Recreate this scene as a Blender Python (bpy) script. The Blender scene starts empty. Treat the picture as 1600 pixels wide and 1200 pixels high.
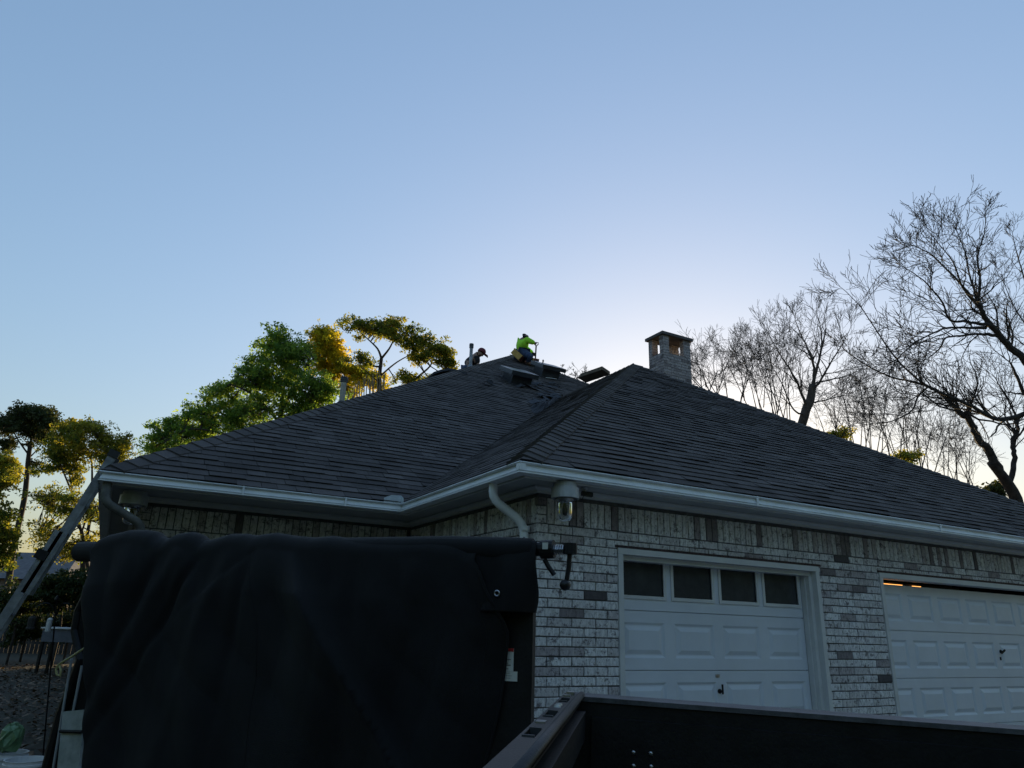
import bpy, math, random
import numpy as np
from mathutils import Vector, Matrix

# ------------------------------------------------------------------ camera, sky, sun, exposure
scene = bpy.context.scene
COL = scene.collection
CF, CPITCH, CYAW, CROLL = 1108.43, 0.3272, 0.4927, 0.0322
CPOS = np.array([-3.2584, -5.5121, 1.4327])
_cy, _sy, _cp, _sp = math.cos(CYAW), math.sin(CYAW), math.cos(CPITCH), math.sin(CPITCH)
_F = np.array([_sy*_cp, _cy*_cp, _sp]); _R0 = np.array([_cy, -_sy, 0.0]); _U0 = np.cross(_R0, _F)
CR = _R0*math.cos(CROLL) + _U0*math.sin(CROLL); CU = _U0*math.cos(CROLL) - _R0*math.sin(CROLL); CFW = _F
cam = bpy.data.cameras.new('camera'); camo = bpy.data.objects.new('camera', cam); COL.objects.link(camo)
cam.sensor_width = 36.0; cam.lens = CF/1600*36; cam.clip_end = 3000; cam.clip_start = 0.05
camo.matrix_world = Matrix(((CR[0], CU[0], -_F[0], CPOS[0]), (CR[1], CU[1], -_F[1], CPOS[1]), (CR[2], CU[2], -_F[2], CPOS[2]), (0, 0, 0, 1)))
scene.camera = camo

SUN_AZ, SUN_EL = math.radians(42), math.radians(4.5)      # azimuth from +Y towards +X
world = bpy.data.worlds.new('World'); scene.world = world; world.use_nodes = True
wn = world.node_tree.nodes; wl = world.node_tree.links
bg = wn['Background']; sky = wn.new('ShaderNodeTexSky'); sky.sky_type = 'NISHITA'; sky.sun_disc = False
sky.sun_elevation = SUN_EL; sky.sun_rotation = SUN_AZ
sky.air_density = 1.5; sky.dust_density = 2.0; sky.ozone_density = 3.0
wbm = wn.new('ShaderNodeVectorMath'); wbm.operation = 'MULTIPLY'; wbm.inputs[1].default_value = (.86, .985, 1.20)   # soft, cool early light
gam = wn.new('ShaderNodeGamma'); gam.inputs[1].default_value = .62; wl.new(sky.outputs[0], gam.inputs[0]); wl.new(gam.outputs[0], wbm.inputs[0]); wl.new(wbm.outputs[0], bg.inputs[0]); bg.inputs[1].default_value = 0.10
sun = bpy.data.lights.new('sun', 'SUN'); suno = bpy.data.objects.new('sun', sun); COL.objects.link(suno)
sun.energy = 2.0; sun.angle = math.radians(0.5); sun.color = (1.0, 0.74, 0.40)
sd = Vector((math.sin(SUN_AZ)*math.cos(SUN_EL), math.cos(SUN_AZ)*math.cos(SUN_EL), math.sin(SUN_EL)))
suno.rotation_euler = sd.to_track_quat('Z', 'Y').to_euler(); suno.location = (30, 10, 30)
scene.view_settings.view_transform = 'Standard'; scene.view_settings.look = 'None'
scene.view_settings.exposure = 2.27; scene.view_settings.gamma = 1.0
scene.view_settings.use_curve_mapping = False

# ------------------------------------------------------------------ helpers
def ray(x, y): return CFW + CR*((x-800)/CF) + CU*((600-y)/CF)
def atz(x, y, z): d = ray(x, y); return CPOS + d*((z-CPOS[2])/d[2])
def atX(x, y, X): d = ray(x, y); return CPOS + d*((X-CPOS[0])/d[0])
def atY(x, y, Y): d = ray(x, y); return CPOS + d*((Y-CPOS[1])/d[1])
def atd(x, y, D): return CPOS + ray(x, y)*D
def project(P):
    d = np.asarray(P, float) - CPOS; z = d @ CFW
    return 800 + CF*(d @ CR)/z, 600 - CF*(d @ CU)/z, z
def V(*a): return np.array(a, float)
def unit(v): v = np.asarray(v, float); return v/np.linalg.norm(v)

class MB:
    """Collects faces; build() links them as one mesh object."""
    def __init__(s): s.v = []; s.f = []; s.t = []; s.m = []; s.n = 0
    def add(s, vs, fs, tint=0.5, mi=0):
        b = s.n
        s.v.extend([tuple(map(float, p)) for p in vs]); s.n += len(vs)
        for f in fs: s.f.append([b+i for i in f]); s.t.append(tint); s.m.append(mi)
    def box(s, c, h, ax=None, tint=0.5, mi=0):
        c = V(*c); a = np.eye(3) if ax is None else np.array(ax, float)
        vs = [c + a[0]*h[0]*i + a[1]*h[1]*j + a[2]*h[2]*k for i in (-1, 1) for j in (-1, 1) for k in (-1, 1)]
        s.add(vs, [(0,1,3,2), (4,6,7,5), (0,4,5,1), (2,3,7,6), (0,2,6,4), (1,5,7,3)], tint, mi)
    def bx(s, x0, x1, y0, y1, z0, z1, tint=0.5, mi=0):
        s.box(((x0+x1)/2, (y0+y1)/2, (z0+z1)/2), ((x1-x0)/2, (y1-y0)/2, (z1-z0)/2), None, tint, mi)
    def tube(s, pts, rad, n=8, caps=True, tint=0.5, mi=0, sq=1.0):
        pts = np.asarray(pts, float); k = len(pts)
        rad = np.full(k, rad) if np.isscalar(rad) else np.asarray(rad, float)
        T = np.gradient(pts, axis=0); T /= np.linalg.norm(T, axis=1)[:, None] + 1e-12
        a = np.cross(T[0], V(0, 0, 1))
        if np.linalg.norm(a) < 1e-3: a = np.cross(T[0], V(0, 1, 0))
        a = unit(a); ang = np.arange(n)*2*math.pi/n; ca, sa = np.cos(ang)[:, None], np.sin(ang)[:, None]*sq
        rings = []
        for i in range(k):
            a = a - T[i]*(a @ T[i]); a /= np.linalg.norm(a)+1e-12; b = np.cross(T[i], a)
            rings.append(pts[i] + rad[i]*(ca*a + sa*b))
        vs = np.concatenate(rings)
        fs = [(i*n+j, i*n+(j+1) % n, (i+1)*n+(j+1) % n, (i+1)*n+j) for i in range(k-1) for j in range(n)]
        if caps: fs += [tuple(range(n-1, -1, -1)), tuple(range((k-1)*n, k*n))]
        s.add(vs, fs, tint, mi)
    def lathe(s, c, prof, n=20, axis=(0, 0, 1), tint=0.5, mi=0):
        w = unit(axis); a = np.cross(w, V(1, 0, 0) if abs(w[0]) < .9 else V(0, 1, 0)); a = unit(a); b = np.cross(w, a)
        vs = []
        for r, h in prof:
            for j in range(n):
                t = 2*math.pi*j/n; vs.append(V(*c) + w*h + r*(a*math.cos(t) + b*math.sin(t)))
        k = len(prof)
        fs = [(i*n+j, i*n+(j+1) % n, (i+1)*n+(j+1) % n, (i+1)*n+j) for i in range(k-1) for j in range(n)]
        fs += [tuple(range(n-1, -1, -1)), tuple(range((k-1)*n, k*n))]
        s.add(vs, fs, tint, mi)
    def mesh(s, name, mats, smooth=False):
        me = bpy.data.meshes.new(name)
        me.from_pydata(s.v, [], s.f)
        for m in (mats if isinstance(mats, (list, tuple)) else [mats]): me.materials.append(m)
        if s.f:
            at = me.attributes.new('tint', 'FLOAT', 'FACE'); at.data.foreach_set('value', np.array(s.t, np.float32))
            me.polygons.foreach_set('material_index', np.array(s.m, np.int32))
            if smooth: me.polygons.foreach_set('use_smooth', np.ones(len(s.f), bool))
        me.update()
        return me
    def build(s, name, mats, parent=None, smooth=False, **props):
        if parent is not None:
            off = rootloc(parent)
            s.v = [(x-off[0], y-off[1], z-off[2]) for x, y, z in s.v]
        o = bpy.data.objects.new(name, s.mesh(name, mats, smooth)); COL.objects.link(o)
        if parent is not None: o.parent = parent
        for k, val in props.items(): o[k] = val
        return o

ROOT = {}
def rootloc(o):
    while o.parent is not None: o = o.parent
    return ROOT.get(o.name, (0, 0, 0))
def tag(o, label, cat, group=None, kind=None):
    o['label'] = label; o['category'] = cat
    if group: o['group'] = group
    if kind: o['kind'] = kind
    return o
def thing(name, label, cat, loc, group=None):
    o = bpy.data.objects.new(name, None); COL.objects.link(o)
    o.location = [float(c) for c in loc]; o.empty_display_size = .1
    ROOT[o.name] = tuple(float(c) for c in loc)
    return tag(o, label, cat, group)
def inst(name, me, parent, M):
    """one more object that shares mesh data, placed by a world matrix under an unrotated parent"""
    o = bpy.data.objects.new(name, me); COL.objects.link(o); o.parent = parent
    off = rootloc(parent); M = M.copy()
    M[0][3] -= off[0]; M[1][3] -= off[1]; M[2][3] -= off[2]
    o.matrix_basis = M
    return o
def frame_matrix(o, u, v, w):
    return Matrix(((u[0], v[0], w[0], o[0]), (u[1], v[1], w[1], o[1]), (u[2], v[2], w[2], o[2]), (0, 0, 0, 1)))

# ------------------------------------------------------------------ materials
def mat(name, col, rough=.8, var=.15, scale=6.0, bump=0.0, bscale=40.0, metal=0.0, sheen=0.0, tint=0.0, spec=.5, coat=0.0, col2=None, detail=5.0):
    m = bpy.data.materials.new(name); m.use_nodes = True
    N = m.node_tree.nodes; L = m.node_tree.links; P = N['Principled BSDF']
    P.inputs['Roughness'].default_value = rough; P.inputs['Metallic'].default_value = metal
    P.inputs['Specular IOR Level'].default_value = spec
    P.inputs['Sheen Weight'].default_value = sheen; P.inputs['Coat Weight'].default_value = coat
    g = N.new('ShaderNodeNewGeometry'); nz = N.new('ShaderNodeTexNoise'); nz.inputs['Scale'].default_value = scale
    nz.inputs['Detail'].default_value = detail; nz.inputs['Roughness'].default_value = .65
    L.new(g.outputs['Position'], nz.inputs['Vector'])
    mx = N.new('ShaderNodeMix'); mx.data_type = 'RGBA'
    c2 = col2 if col2 else tuple(c*(1-2*var) for c in col); c1 = col if col2 else tuple(min(1, c*(1+var)) for c in col)
    mx.inputs[6].default_value = (*c1, 1); mx.inputs[7].default_value = (*c2, 1)
    mr = N.new('ShaderNodeMapRange'); mr.inputs[1].default_value = .3; mr.inputs[2].default_value = .7
    L.new(nz.outputs['Fac'], mr.inputs[0]); L.new(mr.outputs[0], mx.inputs[0])
    out = mx.outputs[2]
    if tint:
        at = N.new('ShaderNodeAttribute'); at.attribute_name = 'tint'
        r2 = N.new('ShaderNodeMapRange'); r2.inputs[3].default_value = 1-tint; r2.inputs[4].default_value = 1+tint
        L.new(at.outputs['Fac'], r2.inputs[0])
        vm = N.new('ShaderNodeVectorMath'); vm.operation = 'SCALE'
        L.new(out, vm.inputs[0]); L.new(r2.outputs[0], vm.inputs['Scale']); out = vm.outputs[0]
    L.new(out, P.inputs['Base Color'])
    if bump:
        n2 = N.new('ShaderNodeTexNoise'); n2.inputs['Scale'].default_value = bscale; n2.inputs['Detail'].default_value = 6
        L.new(g.outputs['Position'], n2.inputs['Vector'])
        b = N.new('ShaderNodeBump'); b.inputs['Strength'].default_value = bump; b.inputs['Distance'].default_value = .01
        L.new(n2.outputs['Fac'], b.inputs['Height']); L.new(b.outputs[0], P.inputs['Normal'])
    return m

def brick_mat():
    m = bpy.data.materials.new('whitewashed_brick'); m.use_nodes = True
    N = m.node_tree.nodes; L = m.node_tree.links; P = N['Principled BSDF']; P.inputs['Roughness'].default_value = .92
    P.inputs['Specular IOR Level'].default_value = .25
    g = N.new('ShaderNodeNewGeometry'); at = N.new('ShaderNodeAttribute'); at.attribute_name = 'tint'
    cr = N.new('ShaderNodeValToRGB'); E = cr.color_ramp.elements
    E[0].position = 0.0; E[0].color = (.055, .05, .05, 1)
    E[1].position = 1.0; E[1].color = (.80, .785, .77, 1)
    for p, c in ((.05, (.13, .115, .115)), (.12, (.30, .26, .26)), (.3, (.48, .435, .43)), (.45, (.62, .59, .58))):
        e = cr.color_ramp.elements.new(p); e.color = (*c, 1)
    L.new(at.outputs['Fac'], cr.inputs[0])
    def noise(sc, det, stretch=None, rough=.6):
        n = N.new('ShaderNodeTexNoise'); n.inputs['Scale'].default_value = sc; n.inputs['Detail'].default_value = det; n.inputs['Roughness'].default_value = rough
        if stretch:
            mp = N.new('ShaderNodeMapping'); mp.inputs['Scale'].default_value = stretch
            L.new(g.outputs['Position'], mp.inputs[0]); L.new(mp.outputs[0], n.inputs['Vector'])
        else: L.new(g.outputs['Position'], n.inputs['Vector'])
        return n
    def rng(src, a, b, c, d):
        r = N.new('ShaderNodeMapRange'); r.inputs[1].default_value = a; r.inputs[2].default_value = b
        r.inputs[3].default_value = c; r.inputs[4].default_value = d; L.new(src, r.inputs[0]); return r.outputs[0]
    blotA = rng(noise(9, 6, (1, 1, 1.2), .78).outputs['Fac'], .545, .61, 0, .88)
    blotB = rng(noise(38, 5, (1, 1, .6), .75).outputs['Fac'], .53, .61, 0, .68)
    mxb = N.new('ShaderNodeMath'); mxb.operation = 'MAXIMUM'; L.new(blotA, mxb.inputs[0]); L.new(blotB, mxb.inputs[1]); blot = mxb.outputs[0]
    drag = rng(noise(45, 4, (1, 1, .25)).outputs['Fac'], .35, .7, .72, 1.12)
    mx = N.new('ShaderNodeMix'); mx.data_type = 'RGBA'; mx.inputs[7].default_value = (.12, .10, .105, 1)
    L.new(blot, mx.inputs[0]); L.new(cr.outputs[0], mx.inputs[6])
    vm = N.new('ShaderNodeVectorMath'); vm.operation = 'SCALE'; L.new(mx.outputs[2], vm.inputs[0]); L.new(drag, vm.inputs['Scale'])
    L.new(vm.outputs[0], P.inputs['Base Color'])
    b = N.new('ShaderNodeBump'); b.inputs['Strength'].default_value = .7; b.inputs['Distance'].default_value = .008
    L.new(noise(50, 6).outputs['Fac'], b.inputs['Height']); L.new(b.outputs[0], P.inputs['Normal'])
    return m

def leaf_mat(name, c_dark, c_light, transl=.5):
    m = bpy.data.materials.new(name); m.use_nodes = True
    N = m.node_tree.nodes; L = m.node_tree.links; P = N['Principled BSDF']; out = N['Material Output']
    P.inputs['Roughness'].default_value = .6; P.inputs['Specular IOR Level'].default_value = .2
    at = N.new('ShaderNodeAttribute'); at.attribute_name = 'tint'
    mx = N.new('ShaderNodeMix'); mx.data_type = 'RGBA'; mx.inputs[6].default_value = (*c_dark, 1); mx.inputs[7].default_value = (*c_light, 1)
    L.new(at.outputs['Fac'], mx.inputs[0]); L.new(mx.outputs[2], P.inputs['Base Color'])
    tr = N.new('ShaderNodeBsdfTranslucent'); vm = N.new('ShaderNodeVectorMath'); vm.operation = 'MULTIPLY'; vm.inputs[1].default_value = (1.5, 1.3, .6)
    L.new(mx.outputs[2], vm.inputs[0]); L.new(vm.outputs[0], tr.inputs[0])
    ms = N.new('ShaderNodeMixShader'); ms.inputs[0].default_value = transl
    L.new(P.outputs[0], ms.inputs[1]); L.new(tr.outputs[0], ms.inputs[2]); L.new(ms.outputs[0], out.inputs[0])
    return m

def glass_mat(name, col, rough=.05, trans=1.0):
    m = mat(name, col, rough, var=.02); m.node_tree.nodes['Principled BSDF'].inputs['Transmission Weight'].default_value = trans
    return m

M_SHINGLE = mat('asphalt_shingle', (.104, .091, .087), .95, var=.16, scale=2.2, bump=.8, bscale=160, tint=.30, spec=.25, detail=9)
M_ROOFBASE = mat('roof_underlay', (.03, .031, .035), .95, var=.2, bump=.4, bscale=60)
M_BRICK = brick_mat()
M_MORTAR = mat('mortar', (.11, .107, .105), .95, var=.25, scale=14, bump=.5, bscale=90)
M_TRIM = mat('white_painted_trim', (.60, .60, .59), .55, var=.06, scale=3, bump=.08, bscale=30)
M_DOOR = mat('white_steel_door', (.63, .66, .71), .42, var=.04, scale=2.0, bump=.10, bscale=160)
M_GUTTER = mat('white_aluminium_gutter', (.80, .82, .82), .38, var=.08, scale=2.2, bump=.03, bscale=20)
M_LAMPGREY = mat('grey_lamp_metal', (.42, .43, .44), .45, var=.1, scale=9, metal=.2)
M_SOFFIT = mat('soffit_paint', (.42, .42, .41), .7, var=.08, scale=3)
M_PANE = mat('dark_window_glass', (.055, .058, .060), .15, var=.15, spec=.12)
M_IRON = mat('rusty_lintel_steel', (.05, .025, .025), .7, var=.4, scale=20)
M_BLACKMETAL = mat('black_painted_metal', (.009, .009, .010), .55, spec=.3, var=.3, scale=9, bump=.15, bscale=70)
M_BLACKPLASTIC = mat('black_plastic_cap', (.007, .007, .008), .45, var=.3, scale=14, bump=.25, bscale=140)
M_TARP = mat('black_mesh_tarp', (.0045, .0045, .005), .72, scale=3.5, bump=.6, bscale=380, sheen=.05, spec=.22, col2=(.012, .012, .013), detail=9)
M_STEEL = mat('bare_steel', (.45, .45, .46), .35, var=.2, scale=30, metal=1.0)
M_ALU = mat('dull_aluminium', (.27, .28, .30), .5, var=.25, scale=9, metal=.75, bump=.1, bscale=50)
M_WHITEPLASTIC = mat('white_plastic', (.62, .63, .64), .5, var=.08, scale=8)
M_GREYPVC = mat('beige_vent_pipe', (.42, .38, .31), .6, var=.15, scale=12)
M_VENT = mat('black_vent_metal', (.05, .055, .065), .35, var=.2, scale=8, metal=.2)
M_BARK = mat('dark_bark', (.045, .037, .032), .95, var=.35, scale=9, bump=.8, bscale=24)
M_BARKGREY = mat('grey_bark', (.075, .065, .06), .95, var=.3, scale=9, bump=.6, bscale=24)
M_TWIG = mat('pale_twig', (.22, .19, .14), .9, var=.2)
M_CONC = mat('concrete_drive', (.30, .29, .28), .9, var=.15, scale=3, bump=.3, bscale=40)
M_LAWN = mat('leafy_ground', (.038, .031, .022), .95, var=.4, scale=2.5, bump=.8, bscale=14, col2=(.02, .024, .012))
M_FENCE = mat('weathered_fence_wood', (.035, .033, .03), .9, var=.25, scale=4, bump=.4, bscale=30)
M_NROOF = mat('neighbour_roof', (.12, .12, .13), .9, var=.2, scale=4, bump=.4, bscale=14)
M_NWALL = mat('neighbour_wall', (.20, .16, .13), .9, var=.2, scale=5)
M_DARKINT = mat('garage_interior', (.03, .03, .03), .9, var=.1)
M_WOOD = mat('raw_plywood', (.17, .125, .09), .85, var=.25, scale=9)
M_FOAM = mat('tan_foam', (.52, .33, .10), .9, var=.15, scale=12, bump=.3, bscale=60)
M_FOAMEND = mat('dark_red_foam_end', (.12, .035, .025), .9, var=.2)
M_SKIN = mat('skin', (.28, .16, .11), .6, var=.1, scale=20)
M_SHIRT = mat('neon_green_shirt', (.36, .80, .035), .8, var=.08, scale=14, bump=.5, bscale=22)
M_JEANS = mat('blue_jeans', (.035, .060, .13), .9, var=.25, scale=16, bump=.5, bscale=24)
M_BLACKCLOTH = mat('black_cloth', (.012, .012, .015), .9, var=.2, bump=.4, bscale=24)
M_REDCAP = mat('dark_red_cap', (.14, .02, .03), .8, var=.15)
M_BOOT = mat('work_boot_leather', (.10, .055, .03), .8, var=.25, scale=20)
M_FELT = mat('torn_felt', (.035, .037, .045), .85, var=.3, scale=8, bump=.6, bscale=40, tint=.5)
M_LEAF_OAK = leaf_mat('oak_leaf', (.06, .15, .04), (.24, .37, .08), .6)
M_LEAF_GOLD = leaf_mat('gold_lit_leaf', (.20, .22, .025), (.55, .47, .03), .6)  # low golden sunlight put into the leaf colour
M_LEAF_PINE = leaf_mat('pine_needle', (.025, .045, .018), (.075, .085, .03), .3)
M_LEAF_MIX = leaf_mat('olive_leaf', (.07, .12, .026), (.30, .29, .05), .6)
M_LITTER = leaf_mat('dry_leaf', (.05, .03, .018), (.24, .17, .11), .1)
M_RED = mat('red_print', (.45, .03, .03), .5, var=.05)
M_PAPER = mat('sticker_paper', (.60, .60, .55), .5, var=.05)
M_PRINT = mat('grey_print', (.12, .12, .12), .6, var=.05)
M_GREENBAG = mat('green_plastic_bag', (.20, .32, .17), .4, var=.5, scale=9, bump=.6, bscale=14, col2=(.06, .14, .06))
M_HOSE = mat('yellow_hose', (.42, .38, .16), .5, var=.1)
M_JAR = glass_mat('jar_glass', (.85, .88, .88), .08)
def glow_mat():
    m = mat('gap_glow_surface', (.9, .5, .2), .5); P = m.node_tree.nodes['Principled BSDF']
    P.inputs['Emission Color'].default_value = (1, .42, .10, 1); P.inputs['Emission Strength'].default_value = .5  # emission stands in for light coming through the door gap
    return m
M_GLOW = glow_mat()

random.seed(7); RNG = np.random.default_rng(11)

# ------------------------------------------------------------------ ground
gz = -0.2
g = MB(); n = 40
g.add([(-900, -900, gz), (900, -900, gz), (900, 900, gz), (-900, 900, gz)], [(0, 1, 2, 3)])
g.build('ground', M_LAWN, kind='structure')
d = MB(); d.add([(-3.2, -16, gz+.012), (13, -16, gz+.012), (13, -3.0, gz+.012), (-3.2, -3.0, gz+.012), (13, -.02, -.02), (-3.2, -.02, -.02)],
                [(0, 1, 2, 3), (3, 2, 4, 5)])
d.build('driveway', M_CONC, kind='structure')

# ------------------------------------------------------------------ house
OV, ZG, DEP, LW, PT, T1, T2 = .434, 2.7332, 2.8188, 3.0872, .6575, 5.997, 9.7073
EX0, EY0 = -OV-LW, DEP-OV                        # outer corner of the long eave
P1 = V(-OV+T1, -OV+T1, ZG+PT*T1)                 # garage hip peak
P2 = V(EX0+T2, EY0+T2, ZG+PT*T2)                 # main hip peak
EX1 = EX0+2*T2; GX1 = -OV+2*T1; EYB = EY0+2*T2+1.0
house = thing('brick_house', 'whitewashed brick house with dark hipped shingle roof and two white garage doors', 'house', (0, 0, gz))
X1, X2, X3, ZT = .886, 3.6485, 4.70, 2.15
X4 = X3+5.05                                      # right edge of the double door opening
JT = 2.145+.012
BH, BM, BL = .0697, .0797, .255
EXD = .36                                         # the long wall stands this much further back under its eave

# backing walls (mortar), openings left free
def wall_block(m, x0, x1, y0, y1, z0, z1): m.bx(x0, x1, y0, y1, z0, z1)
gw = MB(); T = .1
wall_block(gw, .012, X1, .012, T, gz, JT); wall_block(gw, X2, X3, .012, T, gz, JT); wall_block(gw, X4, 11.1, .012, T, gz, JT)
wall_block(gw, .012, 11.1, .012, T, JT, 2.62)
garage_wall = gw.build('garage_wall', M_MORTAR, house)
sw = MB(); sw.bx(.012, T, T+.001, DEP+EXD, gz, 2.62)
side_wall = sw.build('garage_wall', M_MORTAR, house)
mw = MB(); mw.bx(EX0+OV, .012, DEP+EXD+.012, DEP+EXD+T, gz, 2.62); mw.bx(EX0+OV, EX0+OV+T, DEP+EXD+T, EYB-OV, gz, 2.62)
house_wall = mw.build('house_wall', M_MORTAR, house)
ow = MB(); ow.bx(11.0, 11.1, T, DEP, gz, 2.62); ow.bx(11.1, EX1-OV, DEP, DEP+T, gz, 2.62); ow.bx(EX1-OV-T, EX1-OV, DEP+T, EYB-OV-T, gz, 2.62)
ow.bx(EX0+OV+T, EX1-OV-T, EYB-OV-T, EYB-OV, gz, 2.62)
ow.build('house_wall', M_MORTAR, house)
inter = MB(); inter.bx(.1, 11.0, 6.0, 6.1, 0, 2.6); inter.bx(.1, 11.0, .1, 6.0, -.03, 0)
inter.bx(.1, 11.0, .32, 6.0, 2.56, 2.6); inter.build('garage_interior', M_DARKINT, house)

# bricks
def brick_mesh(l, h, dpt, tint, rng, nm='brick'):
    m = MB(); c = .004
    j = lambda s=.003: rng.uniform(-s, s)
    back = [(0, dpt, 0), (l, dpt, 0), (l, dpt, h), (0, dpt, h)]
    mid = [(j(.002), .004, j(.002)), (l+j(.002), .004, j(.002)), (l+j(.002), .004, h+j(.002)), (j(.002), .004, h+j(.002))]
    fr = [(c+abs(j()), j(.002), c+abs(j(.002))), (l-c-abs(j()), j(.002), c+abs(j(.002))), (l-c-abs(j()), j(.002), h-c-abs(j(.002))), (c+abs(j()), j(.002), h-c-abs(j(.002)))]
    fs = [(8, 9, 10, 11)]
    for a in range(4):
        b = (a+1) % 4
        fs += [(4+a, 4+b, 8+b, 8+a), (a, b, 4+b, 4+a)]
    m.add(back+mid+fr, fs, tint)
    return m
BR = random.Random(3)
def bt(): 
    r = BR.random()
    return BR.uniform(.05, .10) if r < .035 else (BR.uniform(.15, .36) if r < .17 else BR.uniform(.40, .95))
specs = []      # (wall object, origin, along, outward inward axis, length, height, soldier)
def in_open(a, b, z0, z1, openings):
    out = [(a, b)]
    for (oa, ob, oz0, oz1) in openings:
        if z1 <= oz0+.012 or z0 >= oz1-.012: continue
        nx = []
        for (p, q) in out:
            if q <= oa or p >= ob: nx.append((p, q))
            else:
                if p < oa: nx.append((p, oa))
                if q > ob: nx.append((ob, q))
        out = nx
    return out
def lay(wall, org, ud, nd, length, openings, zmax_run=2.307, soldier=True, zbot=gz, flip=0, endcap=True):
    k0 = int(math.floor((zbot-2.307)/BM))
    for k in range(k0, 0):
        z = 2.307 + k*BM
        if z < zbot: continue
        x = -(BL*.5 if (k+flip) % 2 else 0)
        while x < length:
            a, b = max(0, x), min(length, x+BL-.010)
            for (p, q) in in_open(a, b, z, z+BH, openings):
                if q-p > .02: specs.append((wall, org + ud*p + V(0, 0, z), ud, nd, q-p, BH))
            x += BL
    if soldier:
        x = .0 if not endcap else .0
        for k in range(3):                                  # a stack of headers at the corner end
            specs.append((wall, org + V(0, 0, 2.307+k*BM+.002), ud, nd, .098, BH))
        x = .108
        while x+BH < length:
            specs.append((wall, org + ud*x + V(0, 0, 2.307+.002), ud, nd, BH, 3*BM-.012)); x += BM
OPN = [(X1, X2, gz, 2.157), (X3, X4, gz, 2.157)]
lay(garage_wall, V(0, 0, 0), V(1, 0, 0), V(0, 1, 0), 11.1, OPN)
lay(side_wall, V(0, DEP+EXD-.005, 0), V(0, -1, 0), V(1, 0, 0), DEP+EXD-.005-.012, [], flip=1, endcap=False)
lay(house_wall, V(EX0+OV, DEP+EXD, 0), V(1, 0, 0), V(0, 1, 0), LW-.01, [], zbot=.6)
def score(P):
    x, y, z = project(P)
    if z < .5 or not (-5 < x < 1605 and -5 < y < 1130): return 0
    return 1/z
def bscore(s):
    c = s[1] + s[2]*s[4]/2 + V(0, 0, s[5]/2)
    x, y, z = project(c)
    if z < .5 or not (0 < x < 1600) or s[0] is house_wall: return 0
    lim = 1083 + max(0, x-905)*.075 if x > 835 else 848            # below this the truck bed or the trailer covers it
    if y > lim: return 0
    a = project(s[1]); b = project(s[1]+s[2]*s[4]); t = project(s[1]+V(0, 0, s[5]))
    return abs((b[0]-a[0])*(t[1]-a[1]) - (b[1]-a[1])*(t[0]-a[0]))
order = sorted(range(len(specs)), key=lambda i: -bscore(specs[i]))
solo = set(i for i in order[:300] if bscore(specs[i]) > 0)
cache = {}
rest = {}
for i, (w, o, ud, nd, l, h) in enumerate(specs):
    up = V(0, 0, 1)
    if i in solo:
        key = (round(l, 2), round(h, 2), BR.randrange(6 if abs(l-.245) < .01 else 2), bt())
        key = (key[0], key[1], int(key[3]*16))
        if key not in cache: cache[key] = brick_mesh(key[0], h, .05, (key[2]+.5)/16 if key[2] > 0 else .03, BR).mesh('brick', M_BRICK)
        off = nd*BR.uniform(-.002, .002)
        M = frame_matrix(o+off, ud, nd, up)
        if l < key[0]-.0005 or l > key[0]+.0005: M = M @ Matrix.Diagonal((l/key[0], 1, 1, 1))
        inst('brick', cache[key], w, M)
    else:
        m = brick_mesh(l, h, .05, bt(), BR)
        off = nd*BR.uniform(-.002, .002)
        R = rest.setdefault(w.name, (w, MB()))[1]
        R.add([o + off + ud*p[0] + nd*p[1] + up*p[2] for p in m.v], m.f, m.t[0])
for nm, (w, R) in rest.items(): R.build('brick_courses', M_BRICK, w, kind='stuff')

# roof planes
rb = MB(); e = .004
C00, C10, C11, C01 = V(EX0, EY0, ZG), V(EX1, EY0, ZG), V(EX1, EYB, ZG), V(EX0, EYB, ZG); P2b = P2 + V(0, 1.0, 0)
H00, H10 = V(-OV, -OV, ZG), V(GX1, -OV, ZG); R1 = V(P1[0], EY0+T1, P1[2]); I00, I10 = V(-OV, EY0, ZG), V(GX1, EY0, ZG)
dz = V(0, 0, -.012)
rb.add([p+dz for p in (C00, C10, P2)], [(0, 1, 2)]); rb.add([p+dz for p in (C10, C11, P2b, P2)], [(0, 1, 2, 3)])
rb.add([p+dz for p in (C11, C01, P2b)], [(0, 1, 2)]); rb.add([p+dz for p in (C01, C00, P2, P2b)], [(0, 1, 2, 3)])
rb.add([p+dz for p in (H00, H10, P1)], [(0, 1, 2)]); rb.add([p+dz for p in (H10, I10, R1, P1)], [(0, 1, 2, 3)])
rb.add([p+dz for p in (I00, H00, P1, R1)], [(0, 1, 2, 3)])
roof = rb.build('roof', M_ROOFBASE, house)

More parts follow.
